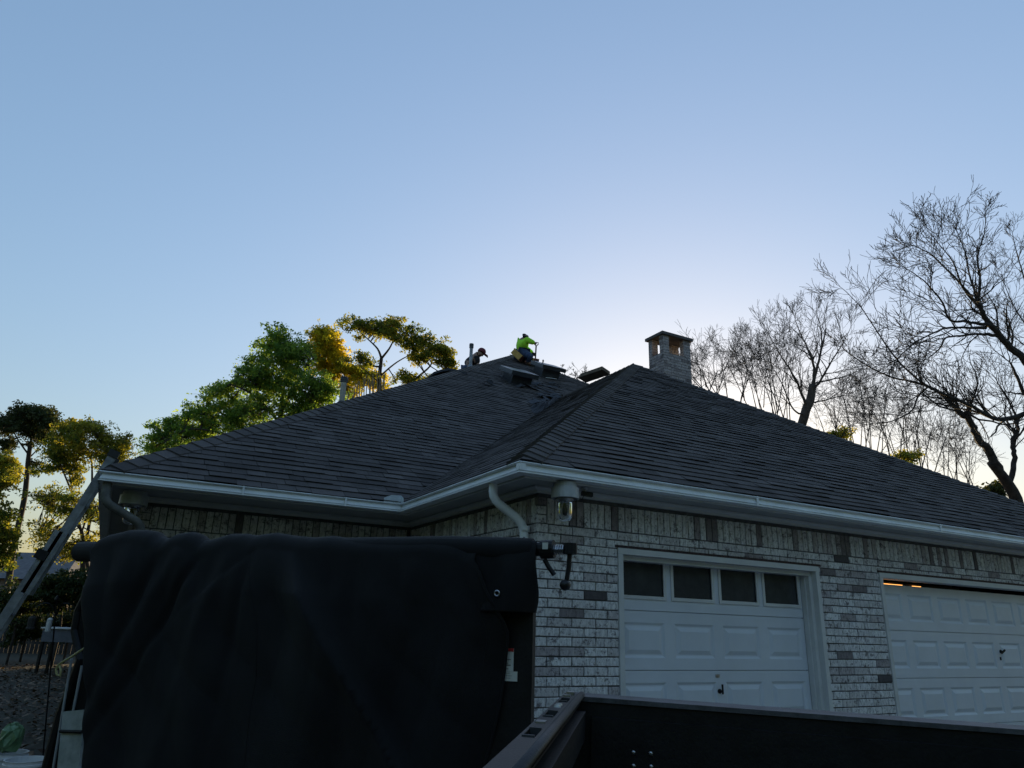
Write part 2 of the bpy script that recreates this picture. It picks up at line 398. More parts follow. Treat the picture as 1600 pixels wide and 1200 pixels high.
# shingle tabs: prisms clipped to the slope
EXPO = .143
def clip(poly, a, b, c):                                    # keep a*x+b*y<=c
    out = []
    for i in range(len(poly)):
        p, q = poly[i], poly[(i+1) % len(poly)]
        dp, dq = a*p[0]+b*p[1]-c, a*q[0]+b*q[1]-c
        if dp <= 0: out.append(p)
        if (dp < 0 < dq) or (dq < 0 < dp):
            t = dp/(dp-dq); out.append((p[0]+t*(q[0]-p[0]), p[1]+t*(q[1]-p[1])))
    return out
SQ = math.sqrt(1+PT*PT)
SR = random.Random(21)
tabs = []                                                   # (org, u, w, n, x0, w0, len, thick, poly or None, tint)
LENS = [.16, .20, .25, .31, .37]
def slope(org, ud, wd, W, rows, left, right, skip=None, w_start=0.0, lap=1.0):
    """left/right: functions of w giving the slope's side limits in u"""
    nd = np.cross(ud, wd)
    for k in range(rows):
        w0 = w_start + k*EXPO; w1 = w0 + EXPO + .012
        drift = SR.uniform(-.003, .003)
        x = left(w0) - SR.uniform(0, .4)
        lo, hi = min(left(w0), left(w1)), max(right(w0), right(w1))
        rowtint = SR.uniform(-.12, .12)
        while x < hi:
            l = SR.choice(LENS); th = round(lap*SR.choice((.009, .012, .014, .016, .019)), 4)
            tint = min(1, max(0, SR.gauss(.5, .22)+rowtint)); tint = round(tint*7)/7
            if x+l > lo:
                c = org + ud*(x+l/2) + wd*(w0+EXPO/2)
                if not (skip and skip(c)):
                    la, lb, ra, rb_ = left(w0), left(w1), right(w0), right(w1)
                    full = x >= max(la, lb) and x+l <= min(ra, rb_)
                    poly = None
                    if not full:
                        pg = [(x, w0), (x+l, w0), (x+l, w1), (x, w1)]
                        kl = (lb-la)/(w1-w0); pg = clip(pg, -1, kl, kl*w0-la)
                        kr = (rb_-ra)/(w1-w0); pg = clip(pg, 1, -kr, ra-kr*w0) if pg else pg
                        poly = pg
                    if full or (poly and len(poly) > 2):
                        tabs.append((org, ud, wd, nd, x, w0+drift+SR.uniform(-.007, .004), l, th, poly, tint))
            x += l + SR.uniform(.002, .006)
def tab_mesh(l, th, tint):
    m = MB(); h0, h1 = .003, .003+th; L1 = EXPO+.022
    m.add([(0, 0, h1), (l, 0, h1), (l, L1, h0), (0, L1, h0), (0, .001, h1-.005), (l, .001, h1-.005), (l, L1, h0-.005), (0, L1, h0-.005)],
          [(0, 1, 2, 3), (4, 5, 1, 0), (5, 6, 2, 1), (7, 4, 0, 3), (7, 6, 5, 4)], tint)
    return m
wdm = unit(V(0, 1, PT)); wdl = unit(V(1, 0, PT))
rows2 = int(T2*SQ/EXPO); rows1 = int(T1*SQ/EXPO)
def under_garage(c): return c[0]+OV > c[1]-EY0+.25 and GX1-c[0] > c[1]-EY0+.25
slope(C00, V(1, 0, 0), wdm, 2*T2, rows2, lambda w: w/SQ, lambda w: 2*T2-w/SQ, under_garage)
slope(H00, V(1, 0, 0), wdm, 2*T1, rows1, lambda w: w/SQ, lambda w: 2*T1-w/SQ)
# garage side slope, seen from its -X side: u runs along -Y from the inner end
YI = EY0+T1+.3
slope(V(-OV, YI, ZG), V(0, -1, 0), wdl, YI+OV, rows1, lambda w: (T1-w/SQ)+.0 if False else max(0, T1+.3-w/SQ-.25), lambda w: YI+OV-w/SQ, lap=.55)
def tscore(t):
    if t[8] is not None: return 0
    c = t[0]+t[1]*(t[4]+t[6]/2)+t[2]*(t[5]+EXPO/2); x, y, z = project(c)
    if z < .5 or not (-5 < x < 1600): return 0
    a = project(t[0]+t[1]*t[4]+t[2]*t[5]); b = project(t[0]+t[1]*(t[4]+t[6])+t[2]*t[5]); d_ = project(t[0]+t[1]*t[4]+t[2]*(t[5]+EXPO))
    return abs((b[0]-a[0])*(d_[1]-a[1])-(b[1]-a[1])*(d_[0]-a[0]))
ordr = sorted(range(len(tabs)), key=lambda i: -tscore(tabs[i])); solo = set(ordr[:300])
tcache = {}; stuff = MB()
for i, (o, ud, wd, nd, x, w0, l, th, poly, tint) in enumerate(tabs):
    if i in solo:
        key = (l, th, tint)
        if key not in tcache: tcache[key] = tab_mesh(l, th, tint).mesh('shingle', M_SHINGLE)
        inst('shingle', tcache[key], roof, frame_matrix(o+ud*x+wd*w0, ud, wd, nd))
    elif poly is None:
        m = tab_mesh(l, th, tint); b = o+ud*x+wd*w0
        stuff.add([b+ud*p[0]+wd*p[1]+nd*p[2] for p in m.v], m.f, tint)
    else:
        n_ = len(poly); hh = lambda w: .003+th*max(0, 1-(w-w0)/(EXPO+.012))
        top = [o+ud*p[0]+wd*p[1]+nd*hh(p[1]) for p in poly]; bot = [o+ud*p[0]+wd*p[1]+nd*(hh(p[1])-.005) for p in poly]
        stuff.add(top+bot, [tuple(range(n_))]+[(j, n_+j, n_+(j+1) % n_, (j+1) % n_) for j in range(n_)], tint)
stuff.build('shingle_courses', M_SHINGLE, roof, kind='stuff')

# hip and ridge caps
def cap_mesh(h, c1, c2, nrm, tint, ex=.15, wid=.15, jit=0):
    """h: up the hip; c1, c2: down each side; nrm: hip outward normal"""
    m = MB(); L1 = ex+.05
    prof = [(c1, wid, .0), (c1, wid*.55, .004), (c1, wid*.16, .006), (None, 0, .004), (c2, wid*.16, .006), (c2, wid*.55, .004), (c2, wid, .0)]
    rows = []
    for (t, lift) in ((0, .030), (L1, .010)):
        for (c, dd, z) in prof:
            p = h*t + nrm*(lift+z)
            if c is not None: p = p + c*dd
            rows.append(p)
    base = [p - nrm*.028 for p in rows[:7]]
    vs = rows+base; fs = [(i, i+1, 8+i, 7+i) for i in range(6)] + [(14+i, 15+i, i+1, i) for i in range(6)] + [(14, 0, 7), (20, 13, 6)]
    m.add(vs, fs, tint)
    return m
cap_specs = []
def caps(A, B, n1, n2, ex=.15, wid=.15):
    h = unit(B-A); Lh = np.linalg.norm(B-A); nrm = unit(n1+n2)
    c1 = np.cross(n1, h); c1 = c1 if c1[2] < 0 or abs(h[2]) < .01 else -c1
    c2 = np.cross(n2, h); c2 = c2 if c2[2] < 0 or abs(h[2]) < .01 else -c2
    if abs(h[2]) < .01:
        c1 = c1 if c1[2] < 0 else -c1; c2 = c2 if c2[2] < 0 else -c2
    t = 0
    while t < Lh-.1:
        cap_specs.append((A+h*t, h, c1, c2, nrm, ex, wid)); t += ex
NF, NL, NR = unit(V(0, -PT, 1)), unit(V(-PT, 0, 1)), unit(V(PT, 0, 1))
caps(C00+unit(P2-C00)*.12, P2, NF, NL, .19, .17); caps(H00+unit(P1-H00)*.12, P1, NF, NL, .155, .155)
caps(H10, P1, NF, NR); caps(C10, P2, NF, NR); caps(P1, R1, NL, NR); caps(P2, P2b, NL, NR)
def cscore(s):
    x, y, z = project(s[0]+s[1]*.07)
    return 1/z if 0 < x < 1600 and z > 0 else 0
co = sorted(range(len(cap_specs)), key=lambda i: -cscore(cap_specs[i])); csolo = set(co[:190]); crest = MB(); ccache = {}
for i, (p, h, c1, c2, nrm, ex, wid) in enumerate(cap_specs):
    tint = round(min(1, max(0, SR.gauss(.55, .2)))*4)/4
    if i in csolo:
        key = (tuple(np.round(h, 2)), tint)
        if key not in ccache: ccache[key] = cap_mesh(h, c1, c2, nrm, tint, ex, wid).mesh('hip_cap', M_SHINGLE)
        q = p + nrm*SR.uniform(-.002, .003)
        inst('hip_cap', ccache[key], roof, Matrix.Translation(Vector(q)))
    else:
        m = cap_mesh(h, c1, c2, nrm, tint, ex, wid); crest.add([p+V(*q) for q in m.v], m.f, tint)
crest.build('cap_courses', M_SHINGLE, roof, kind='stuff')

# gutter, fascia, soffit, frieze swept round the eaves
def sweep(prof, closed=True):
    cs = [lambda i: (EX0+i, EYB-i), lambda i: (EX0+i, EY0+i), lambda i: (-OV+i, EY0+i), lambda i: (-OV+i, -OV+i), lambda i: (GX1-i, -OV+i), lambda i: (GX1-i, EY0+i), lambda i: (EX1-i, EY0+i), lambda i: (EX1-i, EYB-i)]
    m = MB(); vs = []
    for c in cs:
        for q_ in prof:
            x, y = c(q_[0]); vs.append((x, y + (EXD*q_[2] if len(q_) > 2 and c in cs[1:3] else 0), q_[1]))
    k = len(prof); nn = len(cs); fs = []
    for a in range(nn-1):
        for j in range(k if closed else k-1):
            fs.append((a*k+j, a*k+(j+1) % k, (a+1)*k+(j+1) % k, (a+1)*k+j))
    fs += [tuple(range(k)), tuple(range((nn-1)*k+k-1, (nn-1)*k-1, -1))]
    m.add(vs, fs); return m
gp = [(-.006, -.002), (-.010, -.009), (-.005, -.015), (.022, -.020), (.021, -.030), (.010, -.052), (.003, -.072), (.018, -.077), (.018, -.083), (-.005, -.085), (-.005, -.096), (.104, -.096), (.104, .002), (.099, .002), (.099, -.088), (.026, -.086), (.028, -.070), (.028, -.020), (.006, -.003), (.000, .000)]
gutter = sweep([(i, ZG+z) for i, z in gp]).build('gutter', M_GUTTER, house)
sweep([(.106, ZG-.112), (.128, ZG-.112), (.128, ZG+.055), (.106, ZG+.055)]).build('fascia', M_TRIM, house)
sweep([(.130, ZG-.100), (.130, ZG-.088), (OV+.06, ZG-.088, 1), (OV+.06, ZG-.100, 1)]).build('soffit', M_SOFFIT, house)
sweep([(OV-.022, 2.574, 1), (OV+.05, 2.574, 1), (OV+.05, ZG-.103, 1), (OV-.060, ZG-.103, 1), (OV-.060, ZG-.118, 1), (OV-.034, ZG-.128, 1), (OV-.030, 2.600, 1), (OV-.022, 2.597, 1)]).build('frieze_board', M_TRIM, house)
for gx in (2.3, 5.35, 8.4):
    m = MB(); m.bx(gx, gx+.022, -OV-.007, -OV+.004, ZG-.098, ZG+.001); m.bx(gx, gx+.022, -OV+.004, -OV+.10, ZG-.099, ZG-.0965); m.build('gutter_joint', M_GUTTER, gutter)
for gx in (-2.2, -1.1):
    m = MB(); m.bx(gx, gx+.022, EY0-.007, EY0+.004, ZG-.098, ZG+.001); m.build('gutter_joint', M_GUTTER, gutter)
ms = MB()                                          # mitre straps over the gutter corner
for (x0, y0, x1, y1) in ((-OV-.003, -OV-.003, -OV+.055, -OV+.001), (-OV-.003, -OV+.001, -OV+.001, -OV+.055)): ms.bx(x0-.002, x1, y0-.002, y1, ZG-.076, ZG-.018)
ms.build('mitre_strap', M_GUTTER, gutter)
sp = MB(); a = V(-OV-.01, EY0-.004, ZG)
sp.add([a+V(-.20, 0, -.005), a+V(-.20, 0, .045), a+V(-.115, 0, .085), a+V(.005, 0, .09), a+V(.005, -.07, .055), a+V(.005, -.10, -.005), a+V(.0, .0, -.01)],
       [(0, 1, 2, 3, 6), (3, 4, 5, 6)]); sp.add([p+V(-.003, .004, 0) for p in (a+V(-.20, 0, -.005), a+V(-.20, 0, .045), a+V(-.115, 0, .085), a+V(.005, 0, .09))], [(3, 2, 1, 0)])
sp.build('splash_guard', mat('splash_guard_metal', (.58, .63, .66), .4, var=.1, metal=.2), gutter)

def elbow_path(pts, seg=7):
    """round the corners of a polyline"""
    pts = [V(*p) for p in pts]; out = [pts[0]]
    for i in range(1, len(pts)-1):
        a, b, c = pts[i-1], pts[i], pts[i+1]; r = min(.11, .45*np.linalg.norm(b-a), .45*np.linalg.norm(c-b))
        p, q = b+unit(a-b)*r, b+unit(c-b)*r
        for t in np.linspace(0, 1, seg): out.append((1-t)**2*p+2*t*(1-t)*b+t*t*q)
    out.append(pts[-1]); return out
def downspout(pts, r=.042):
    m = MB(); path = elbow_path(pts); P = []; Rr = []
    for i in range(len(path)-1):
        L = np.linalg.norm(path[i+1]-path[i]); k = max(1, int(L/.012)) if L < .5 else 2
        for j in range(k): P.append(path[i]+(path[i+1]-path[i])*j/k)
    P.append(path[-1])
    for i, p in enumerate(P):
        rib = .0020*(1 if i % 2 else -1) if p[2] > 2.2 else 0
        Rr.append(r+rib)
    m.tube(P, Rr, 12, sq=.8); z = pts[-2][2]-.02
    m.tube([V(pts[-1][0], pts[-1][1], z-.05), V(pts[-1][0], pts[-1][1], z)], [r*1.12, r*1.12], 12, sq=.8)
    return m
downspout([(-.364, .173, 2.66), (-.364, .173, 2.50), (-.06, .125, 2.30), (-.055, .12, -.15)]).build('downspout', M_GUTTER, house, smooth=True)
downspout([(-3.44, 2.46, 2.66), (-3.44, 2.46, 2.45), (-3.06, 2.70, 2.28), (-3.03, 2.80+EXD*.8, -.15)]).build('downspout', mat('weathered_downspout', (.20, .20, .19), .6, var=.3, scale=6), house, smooth=True)

# garage door frames
def door_frame(x0, x1, name='door_frame', stop=True):
    m = MB(); w = .055; y0, y1 = -.012, .20
    m.bx(x0, x1, y0, y1, ZT-w+.002, ZT+.002)                                     # head
    for (a, s) in ((x0, 1), (x1, -1)):
        m.bx(min(a, a+s*w), max(a, a+s*w), y0, y1, gz, ZT-w)
        m.bx(min(a+s*w, a+s*(w+.045)), max(a+s*w, a+s*(w+.045)), .055, .185, gz, ZT-w)    # stop
        m.bx(min(a+s*(w+.045), a+s*(w+.06)), max(a+s*(w+.045), a+s*(w+.06)), .105, .16, gz, ZT-w-.05)
    if stop: m.bx(x0+w+.045, x1-w-.045, .055, .185, ZT-w-.045, ZT-w)
    return m.build(name, M_TRIM, house)
door_frame(X1, X2); door_frame(X3, X4, stop=False)
li = MB(); li.bx(X1-.03, X2+.04, -.009, .011, ZT+.003, ZT+.027); li.bx(X3-.02, X4+.03, -.009, .011, ZT+.003, ZT+.027)
li.build('lintel', M_IRON, house)

def garage_door(x0, x1, ztop, cols, win_top, y=.165, secs=4, sh=.533):
    door = MB(); door.bx(x0-.02, x1+.02, y+.045, y+.05, ztop-secs*sh, ztop-.005)
    root = door.build('garage_door', M_DOOR, house)
    cw = (x1-x0)/cols; mx = .13*cw+.02; 
    for s_ in range(secs):
        z1 = ztop-s_*sh-.003; z0 = z1-sh+.006
        pz0, pz1 = z0+.105, z1-.105
        if win_top and s_ == 0: pz0, pz1 = z0+.135, z1-.075
        m = MB(); yf = y
        # face with openings: rails and stiles
        def fq(a, b, c, d_): m.bx(a, b, yf, yf+.044, c, d_)
        fq(x0, x1, z0, pz0); fq(x0, x1, pz1, z1)
        xs = [x0]
        for c in range(cols): xs += [x0+c*cw+mx*.62, x0+(c+1)*cw-mx*.62]
        xs.append(x1)
        for c in range(0, len(xs), 2): fq(xs[c], xs[c+1], pz0, pz1)
        m.build('door_section', M_DOOR, root)
        for c in range(cols):
            a, b = xs[1+2*c], xs[2+2*c]
            if win_top and s_ == 0:
                f = MB(); t = .032
                f.bx(a-t, b+t, yf-.012, yf+.02, pz1, pz1+t); f.bx(a-t, b+t, yf-.012, yf+.02, pz0-t, pz0)
                f.bx(a-t, a, yf-.012, yf+.02, pz0, pz1); f.bx(b, b+t, yf-.012, yf+.02, pz0, pz1)
                f.build('window_frame', M_TRIM, root)
                p = MB(); p.bx(a, b, yf+.012, yf+.018, pz0, pz1); p.build('pane', M_PANE, root)
            else:
                p = MB()
                rings = [(0, 0), (.022, .013), (.034, .013), (.072, -.003), (.085, -.003)]
                vs = []
                for (ins, dy) in rings:
                    vs += [(a+ins, yf+dy, pz0+ins), (b-ins, yf+dy, pz0+ins), (b-ins, yf+dy, pz1-ins), (a+ins, yf+dy, pz1-ins)]
                fs = [(4*r+j, 4*r+(j+1) % 4, 4*r+4+(j+1) % 4, 4*r+4+j) for r in range(len(rings)-1) for j in range(4)] + [(16, 17, 18, 19)]
                p.add(vs, fs); p.build('panel', M_DOOR, root)
    return root
d1 = garage_door(X1+.10, X2-.115, 2.133, 4, True)
d2 = garage_door(X3+.06, X4-.11, 2.045, 8, False)
hd = MB(); c = atY(1124, 1080, .165); cx, cz = c[0], c[2]
hd.lathe((cx, .165, cz), [(.022, 0), (.022, .012), (.012, .014), (.010, .04)], 14, (0, -1, 0)); hd.box((cx+.012, .13, cz+.02), (.007, .006, .045)); hd.build('handle', M_BLACKMETAL, d1)
lk = MB(); c = atY(1121, 1056, .165); lk.box((c[0], .162, c[2]), (.024, .004, .014)); lk.build('lock_plate', M_STEEL, d1)
hd = MB(); c = atY(1563, 1018, .165); hd.lathe((c[0], .165, c[2]), [(.022, 0), (.022, .012), (.010, .014), (.010, .04)], 14, (0, -1, 0))
hd.box((c[0]+.0, .128, c[2]), (.05, .007, .010), (unit((1, 0, .45)), (0, 1, 0), unit((-.45, 0, 1)))); c2 = atY(1563, 1029, .165); hd.box((c2[0], .16, c2[2]), (.010, .006, .02)); hd.build('handle', M_BLACKMETAL, d2)
# glowing segments stand in for light showing through the gap above the double door
gl = thing('gap_glow', 'small row of orange glowing segments for light through the gap above the wide garage door', 'light', atY(1410, 913, .30))
for (xa, xb) in ((1376, 1381), (1382, 1387), (1388, 1393), (1394.5, 1398), (1399, 1403.5), (1404.5, 1410), (1427, 1432), (1434, 1439)):
    m = MB(); y_ = 911.5+(xa-1376)*.085; p, q = atY(xa, y_, .26), atY(xb, y_, .26); m.bx(p[0], q[0], .26, .28, p[2]-.009, p[2]+.003); m.build('glow_segment', M_GLOW, gl)
m = MB(); p, q = atY(1372, 912, .285), atY(1500, 922, .285); m.bx(p[0], q[0], .285, .30, p[2]-.03, p[2]+.03); m.build('glow_backing', M_BLACKMETAL, gl)

# chimney
chim = MB(); CX0, CX1, CY0, CY1 = 9.20, 10.42, 8.60, 9.42
ztop = atY(1040, 534, 9.0)[2]; zb = 6.4; zo = ztop-.50
ca = atY(1037, 560, CY0); CX0 = ca[0]; cb = atY(1079, 560, CY0); CX1 = cb[0]; cl = atX(1014, 560, CX0); CY1 = max(CY0+.5, cl[1])
chimney = MB(); chimney.bx(CX0+.01, CX1-.01, CY0+.01, CY1-.01, zb, zo-.02)
pw = .21; pd = .15
chimney_o = chimney.build('chimney', M_MORTAR, house)
cbm = MB(); cr_ = random.Random(5)
def course(x0, x1, y0, y1, z, k):
    for face in range(4):
        if face in (0, 2): a0, a1 = x0, x1
        else: a0, a1 = y0, y1
        x = a0 - (.13 if k % 2 else 0)
        while x < a1-.02:
            p, q = max(a0, x), min(a1, x+BL-.01); 
            if q-p > .03:
                t = .05+bt()*.24
                if face == 0: cbm.bx(p, q, y0-.003, y0+.09, z, z+BH, t)
                elif face == 2: cbm.bx(p, q, y1-.09, y1+.003, z, z+BH, t)
                elif face == 1: cbm.bx(x0-.003, x0+.09, p, q, z, z+BH, t)
                else: cbm.bx(x1-.09, x1+.003, p, q, z, z+BH, t)
            x += BL
z = zb; k = 0
while z < zo-.05: course(CX0, CX1, CY0, CY1, z, k); z += BM; k += 1
zo = z
pe = MB()
for (x0, x1) in ((CX0, CX0+pw), (CX1-pw*1.15, CX1)):
    for (y0, y1) in ((CY0, CY0+pd), (CY1-pd, CY1)):
        zz = zo; pe.bx(x0+.008, x1-.008, y0+.008, y1-.008, zo-.02, ztop-.02)
        while zz < ztop-.05: course(x0, x1, y0, y1, zz, 0); zz += BM
pe.build('pier', M_MORTAR, chimney_o)
cbm.build('brick_courses', M_BRICK, chimney_o, kind='stuff')
cc = MB(); cc.bx(CX0-.07, CX1+.07, CY0-.07, CY1+.07, ztop-.015, ztop+.065); cc.build('cap_slab', mat('chimney_cap', (.10, .09, .09), .9, var=.2), chimney_o)

# ------------------------------------------------------------------ jar lamps, security camera
def jar_lamp(loc, label, k=1.0):
    t = thing('ceiling_lamp', label, 'lamp', loc, 'jar lamps under the eaves'); x, y, z = loc
    m = MB(); m.lathe((x, y, z), [(.095*k, 0), (.105*k, -.004), (.105*k, -.045), (.122*k, -.050), (.124*k, -.142), (.112*k, -.146), (.112*k, -.125), (.07*k, -.12)], 28); m.build('canopy', M_LAMPGREY, t, smooth=False)
    m = MB(); m.lathe((x, y, z), [(.06*k, -.12), (.078*k, -.135), (.078*k, -.152), (.072*k, -.160)], 24); m.build('collar', M_STEEL, t, smooth=True)
    m = MB(); m.lathe((x, y, z), [(.066*k, -.150), (.070*k, -.19), (.067*k, -.27), (.058*k, -.315), (.04*k, -.336), (.012*k, -.342)], 24); m.build('glass_jar', M_JAR, t, smooth=True)
    m = MB(); m.lathe((x, y, z), [(.018*k, -.14), (.020*k, -.19), (.034*k, -.22), (.036*k, -.26), (.02*k, -.29), (.004*k, -.295)], 16); m.build('bulb', M_FENCE, t, smooth=True)
jar_lamp(tuple(atz(883, 754, ZG-.103)), 'white ceiling lamp with clear glass jar at the brick corner by the garage door')
jar_lamp(tuple(atz(212, 768, ZG-.103)), 'shaded ceiling lamp with glass jar under the eave beside the far ladder end', 1.1)
p = atz(913, 762, ZG-.103)
t = thing('security_camera', 'small dark security camera under the eave right of the jar lamp', 'camera', p)
m = MB(); m.lathe(p, [(.03, 0), (.03, -.02), (.012, -.025)], 14); m.tube([p+V(0, 0, -.02), p+V(.01, -.01, -.05)], .01, 8); m.build('bracket', M_WHITEPLASTIC, t)
m = MB(); m.box(p+V(.015, -.02, -.06), (.05, .026, .018), (unit((1, -.3, -.1)), unit((.3, 1, 0)), (0, 0, 1))); m.tube([p+V(-.02, -.02, -.07), p+V(-.045, -.03, -.12)], .004, 6); m.build('camera_body', M_BLACKPLASTIC, t)

# ------------------------------------------------------------------ things on the roof
def on_main(x, y):                                          # point of the long front slope seen at a pixel
    d_ = ray(x, y); n_ = V(0, -PT, 1); c0 = V(0, EY0, ZG); return CPOS + d_*(((c0-CPOS) @ n_)/(d_ @ n_))
def on_plane(x, y, nn, c0): d_ = ray(x, y); return CPOS + d_*(((c0-CPOS) @ nn)/(d_ @ nn))
def box_vent(px, py, label, w=.62):
    c = on_main(px, py); t = thing('roof_vent', label, 'roof vent', c, 'box vents on the upper slope')
    ud, wd = V(1, 0, 0), wdm; nd = np.cross(ud, wd); a = (ud, wd, nd)
    m = MB(); m.box(c+nd*.012, (.33, .33, .012), a); m.build('flashing', M_ROOFBASE, t)
    m = MB(); m.box(c+nd*.14, (.27, .27, .14), a); m.build('vent_box', M_VENT, t)
    wd2 = unit(wd - nd*.12); nd2 = np.cross(ud, wd2)
    m = MB(); l = c+nd*.31; h = w/2
    m.box(l, (h, h, .012), (ud, wd2, nd2))
    for s_ in (-1, 1): m.box(l+ud*s_*(h-.006)-nd2*.05, (.005, h, .045), (ud, wd2, nd2)); m.box(l+wd2*s_*(h-.006)-nd2*.05, (h-.013, .005, .045), (ud, wd2, nd2))
    m.build('vent_hood', M_VENT, t)
box_vent(806, 598, 'black box roof vent on the dark slope below the worker in the green shirt', .74)
box_vent(852, 587, 'black box roof vent with a tool on top, right of the crouching worker', .74)
vc = on_main(852, 587)
m = MB(); c = atd(846, 575, project(vc)[2]-.05); m.tube([c+V(0, 0, -.05), c+V(.05, 0, .20)], .018, 7); m.lathe(c+V(.05, 0, .2), [(.02, 0), (.026, .03), (.01, .06)], 8)
m.box(c+V(.1, 0, -.01), (.09, .03, .02)); tag(m.build('pry_bar', M_BLACKMETAL), 'dark hand tool standing upright on the right hand roof vent', 'tool')
m = MB(); c = on_main(861, 593); m.add([c+V(-.17, 0, .03), c+V(.05, -.08, .02), c+V(.17, -.02, .05), c+V(-.03, .10, .09), c+V(-.17, 0, .02), c+V(.05, -.08, .01), c+V(.17, -.02, .04), c+V(-.03, .10, .08)], [(0, 1, 2, 3), (7, 6, 5, 4), (0, 4, 5, 1), (1, 5, 6, 2), (2, 6, 7, 3), (3, 7, 4, 0)])
tag(m.build('paper_scrap', M_WHITEPLASTIC), 'pale scrap lying at the foot of the right hand roof vent', 'scrap')

LSN, LSC = V(-PT, 0, 1), V(EX0, 0, ZG)
def vent_pipe(px, py, hpx, wpx, label, mt):
    hipd = project(on_main(px, py))[2]
    c = atd(px, py, hipd+.12); s_ = (hipd+.12)/CF; H = hpx*s_/.95; r = wpx*s_/2
    t = thing('vent_pipe', label, 'vent pipe', c, 'vent pipes along the hip')
    m = MB(); m.lathe(c, [(r*2.6, -.12), (r*1.7, .02), (r*1.12, .05)], 16); m.build('flashing', M_FELT if mt is M_GREYPVC else M_ALU, t)
    m = MB(); m.lathe(c, [(r, -.30), (r, H*.88)], 16); m.build('pipe', mt, t, smooth=False)
    m = MB(); m.lathe(c, [(r*1.05, H*.80), (r*1.32, H*.81), (r*1.32, H*.86), (r*1.0, H*.865), (r*1.0, H*.88), (r*1.35, H*.885), (r*1.35, H*.93), (r*1.0, H*.935), (r*1.0, H*.945), (r*1.35, H*.95), (r*1.3, H*.985), (r*.6, H)], 16)
    m.build('pipe_cap', M_VENT, t)
vent_pipe(533.5, 632, 43, 9, 'beige vent pipe with ringed cap standing before the green trees', M_GREYPVC)
vent_pipe(735, 573, 37, 5.2, 'grey vent pipe standing beside the bending worker', M_ALU)

# loose shingle pieces and felt near the valley
def scrap_mesh(a, b, seed, mt, curl=.06, tint=.5):
    r = random.Random(seed); m = MB(); nx, ny = 5, 3; vs = []
    for i in range(nx):
        for j in range(ny):
            vs.append((a*(i/(nx-1)-.5)+r.uniform(-.02, .02), b*(j/(ny-1)-.5)+r.uniform(-.03, .03), curl*(math.sin(i*1.1+seed)+.8*r.uniform(-1, 1)*j/ny)+abs(curl)))
    top = len(vs); vs += [(x, y, z-.008) for x, y, z in vs]
    fs = [(i*ny+j, (i+1)*ny+j, (i+1)*ny+j+1, i*ny+j+1) for i in range(nx-1) for j in range(ny-1)]
    fs += [tuple(top+q for q in reversed(f)) for f in fs]
    edge = [i*ny for i in range(nx)] + [(nx-1)*ny+j for j in range(1, ny)] + [i*ny+ny-1 for i in range(nx-2, -1, -1)] + [j for j in range(ny-2, 0, -1)]
    fs += [(edge[k], top+edge[k], top+edge[(k+1) % len(edge)], edge[(k+1) % len(edge)]) for k in range(len(edge))]
    m.add(vs, fs, tint); return m
pieces = [(763, 604, .26, .05, -.3, .8), (764, 599, .04, .22, .2, .3), (812, 606, .3, .16, .4, .5), (822, 602, .26, .12, -.5, .7), (830, 607, .5, .12, -.45, .9), (842, 612, .6, .10, -.5, 1.0), (850, 610, .55, .08, -.9, .9),
          (858, 606, .4, .12, -.6, .6), (838, 602, .35, .15, .2, .4), (866, 603, .3, .1, -.3, .5), (846, 621, .35, .16, .5, .8), (853, 624, .45, .2, -.8, 1.0), (862, 622, .5, .22, .6, .9), (842, 628, .3, .2, -.6, .7), (834, 631, .3, .2, .3, .9), (868, 620, .6, .1, .55, .8)]
for i, (px, py, a, b, ang, tn) in enumerate(pieces):
    c = on_main(px, py); m = scrap_mesh(a, b, i+3, M_FELT, .035, tn)
    ud = unit(V(math.cos(ang), 0, 0)*1.0 + wdm*math.sin(ang)); nd = np.cross(V(1, 0, 0), wdm); wd = np.cross(nd, ud)
    m.v = [tuple(c + nd*.02 + ud*p_[0] + wd*p_[1] + nd*p_[2]) for p_ in m.v]
    tag(m.build('shingle_scrap', M_FELT), 'torn shingle scrap lying on the slope near the valley below the box vents', 'shingle scrap', 'torn shingle scraps by the valley')
m = MB(); hp = [on_main(x, y) for x, y in ((822, 640), (836, 628), (852, 630), (866, 626), (878, 618), (860, 640), (846, 650), (830, 650))]
fm = MB(); nd = np.cross(V(1, 0, 0), wdm); ctr = sum(hp)/len(hp); nn = 12; vs = [ctr+nd*.14]
fr = random.Random(4)
for rr in (.35, .7, 1.0):
    for j in range(24):
        t_ = j/24*len(hp); a_, b_ = hp[int(t_) % len(hp)], hp[(int(t_)+1) % len(hp)]; p_ = a_+(b_-a_)*(t_-int(t_))
        vs.append(ctr+(p_-ctr)*rr+nd*((.16*(1-rr)+.02)+fr.uniform(-.045, .055)*(1.1-.5*rr)))
fs = [(0, 1+j, 1+(j+1) % 24) for j in range(24)] + [(1+k*24+j, 1+(k+1)*24+j, 1+(k+1)*24+(j+1) % 24, 1+k*24+(j+1) % 24) for k in range(2) for j in range(24)]
fs += [tuple(1+48+j for j in range(23, -1, -1))]
vs = [ctr+(p_-ctr)*.82 for p_ in vs]; fm.add(vs, fs, .3); tag(fm.build('felt_heap', M_FELT), 'crumpled heap of dark roofing felt lying in the roof valley', 'felt')
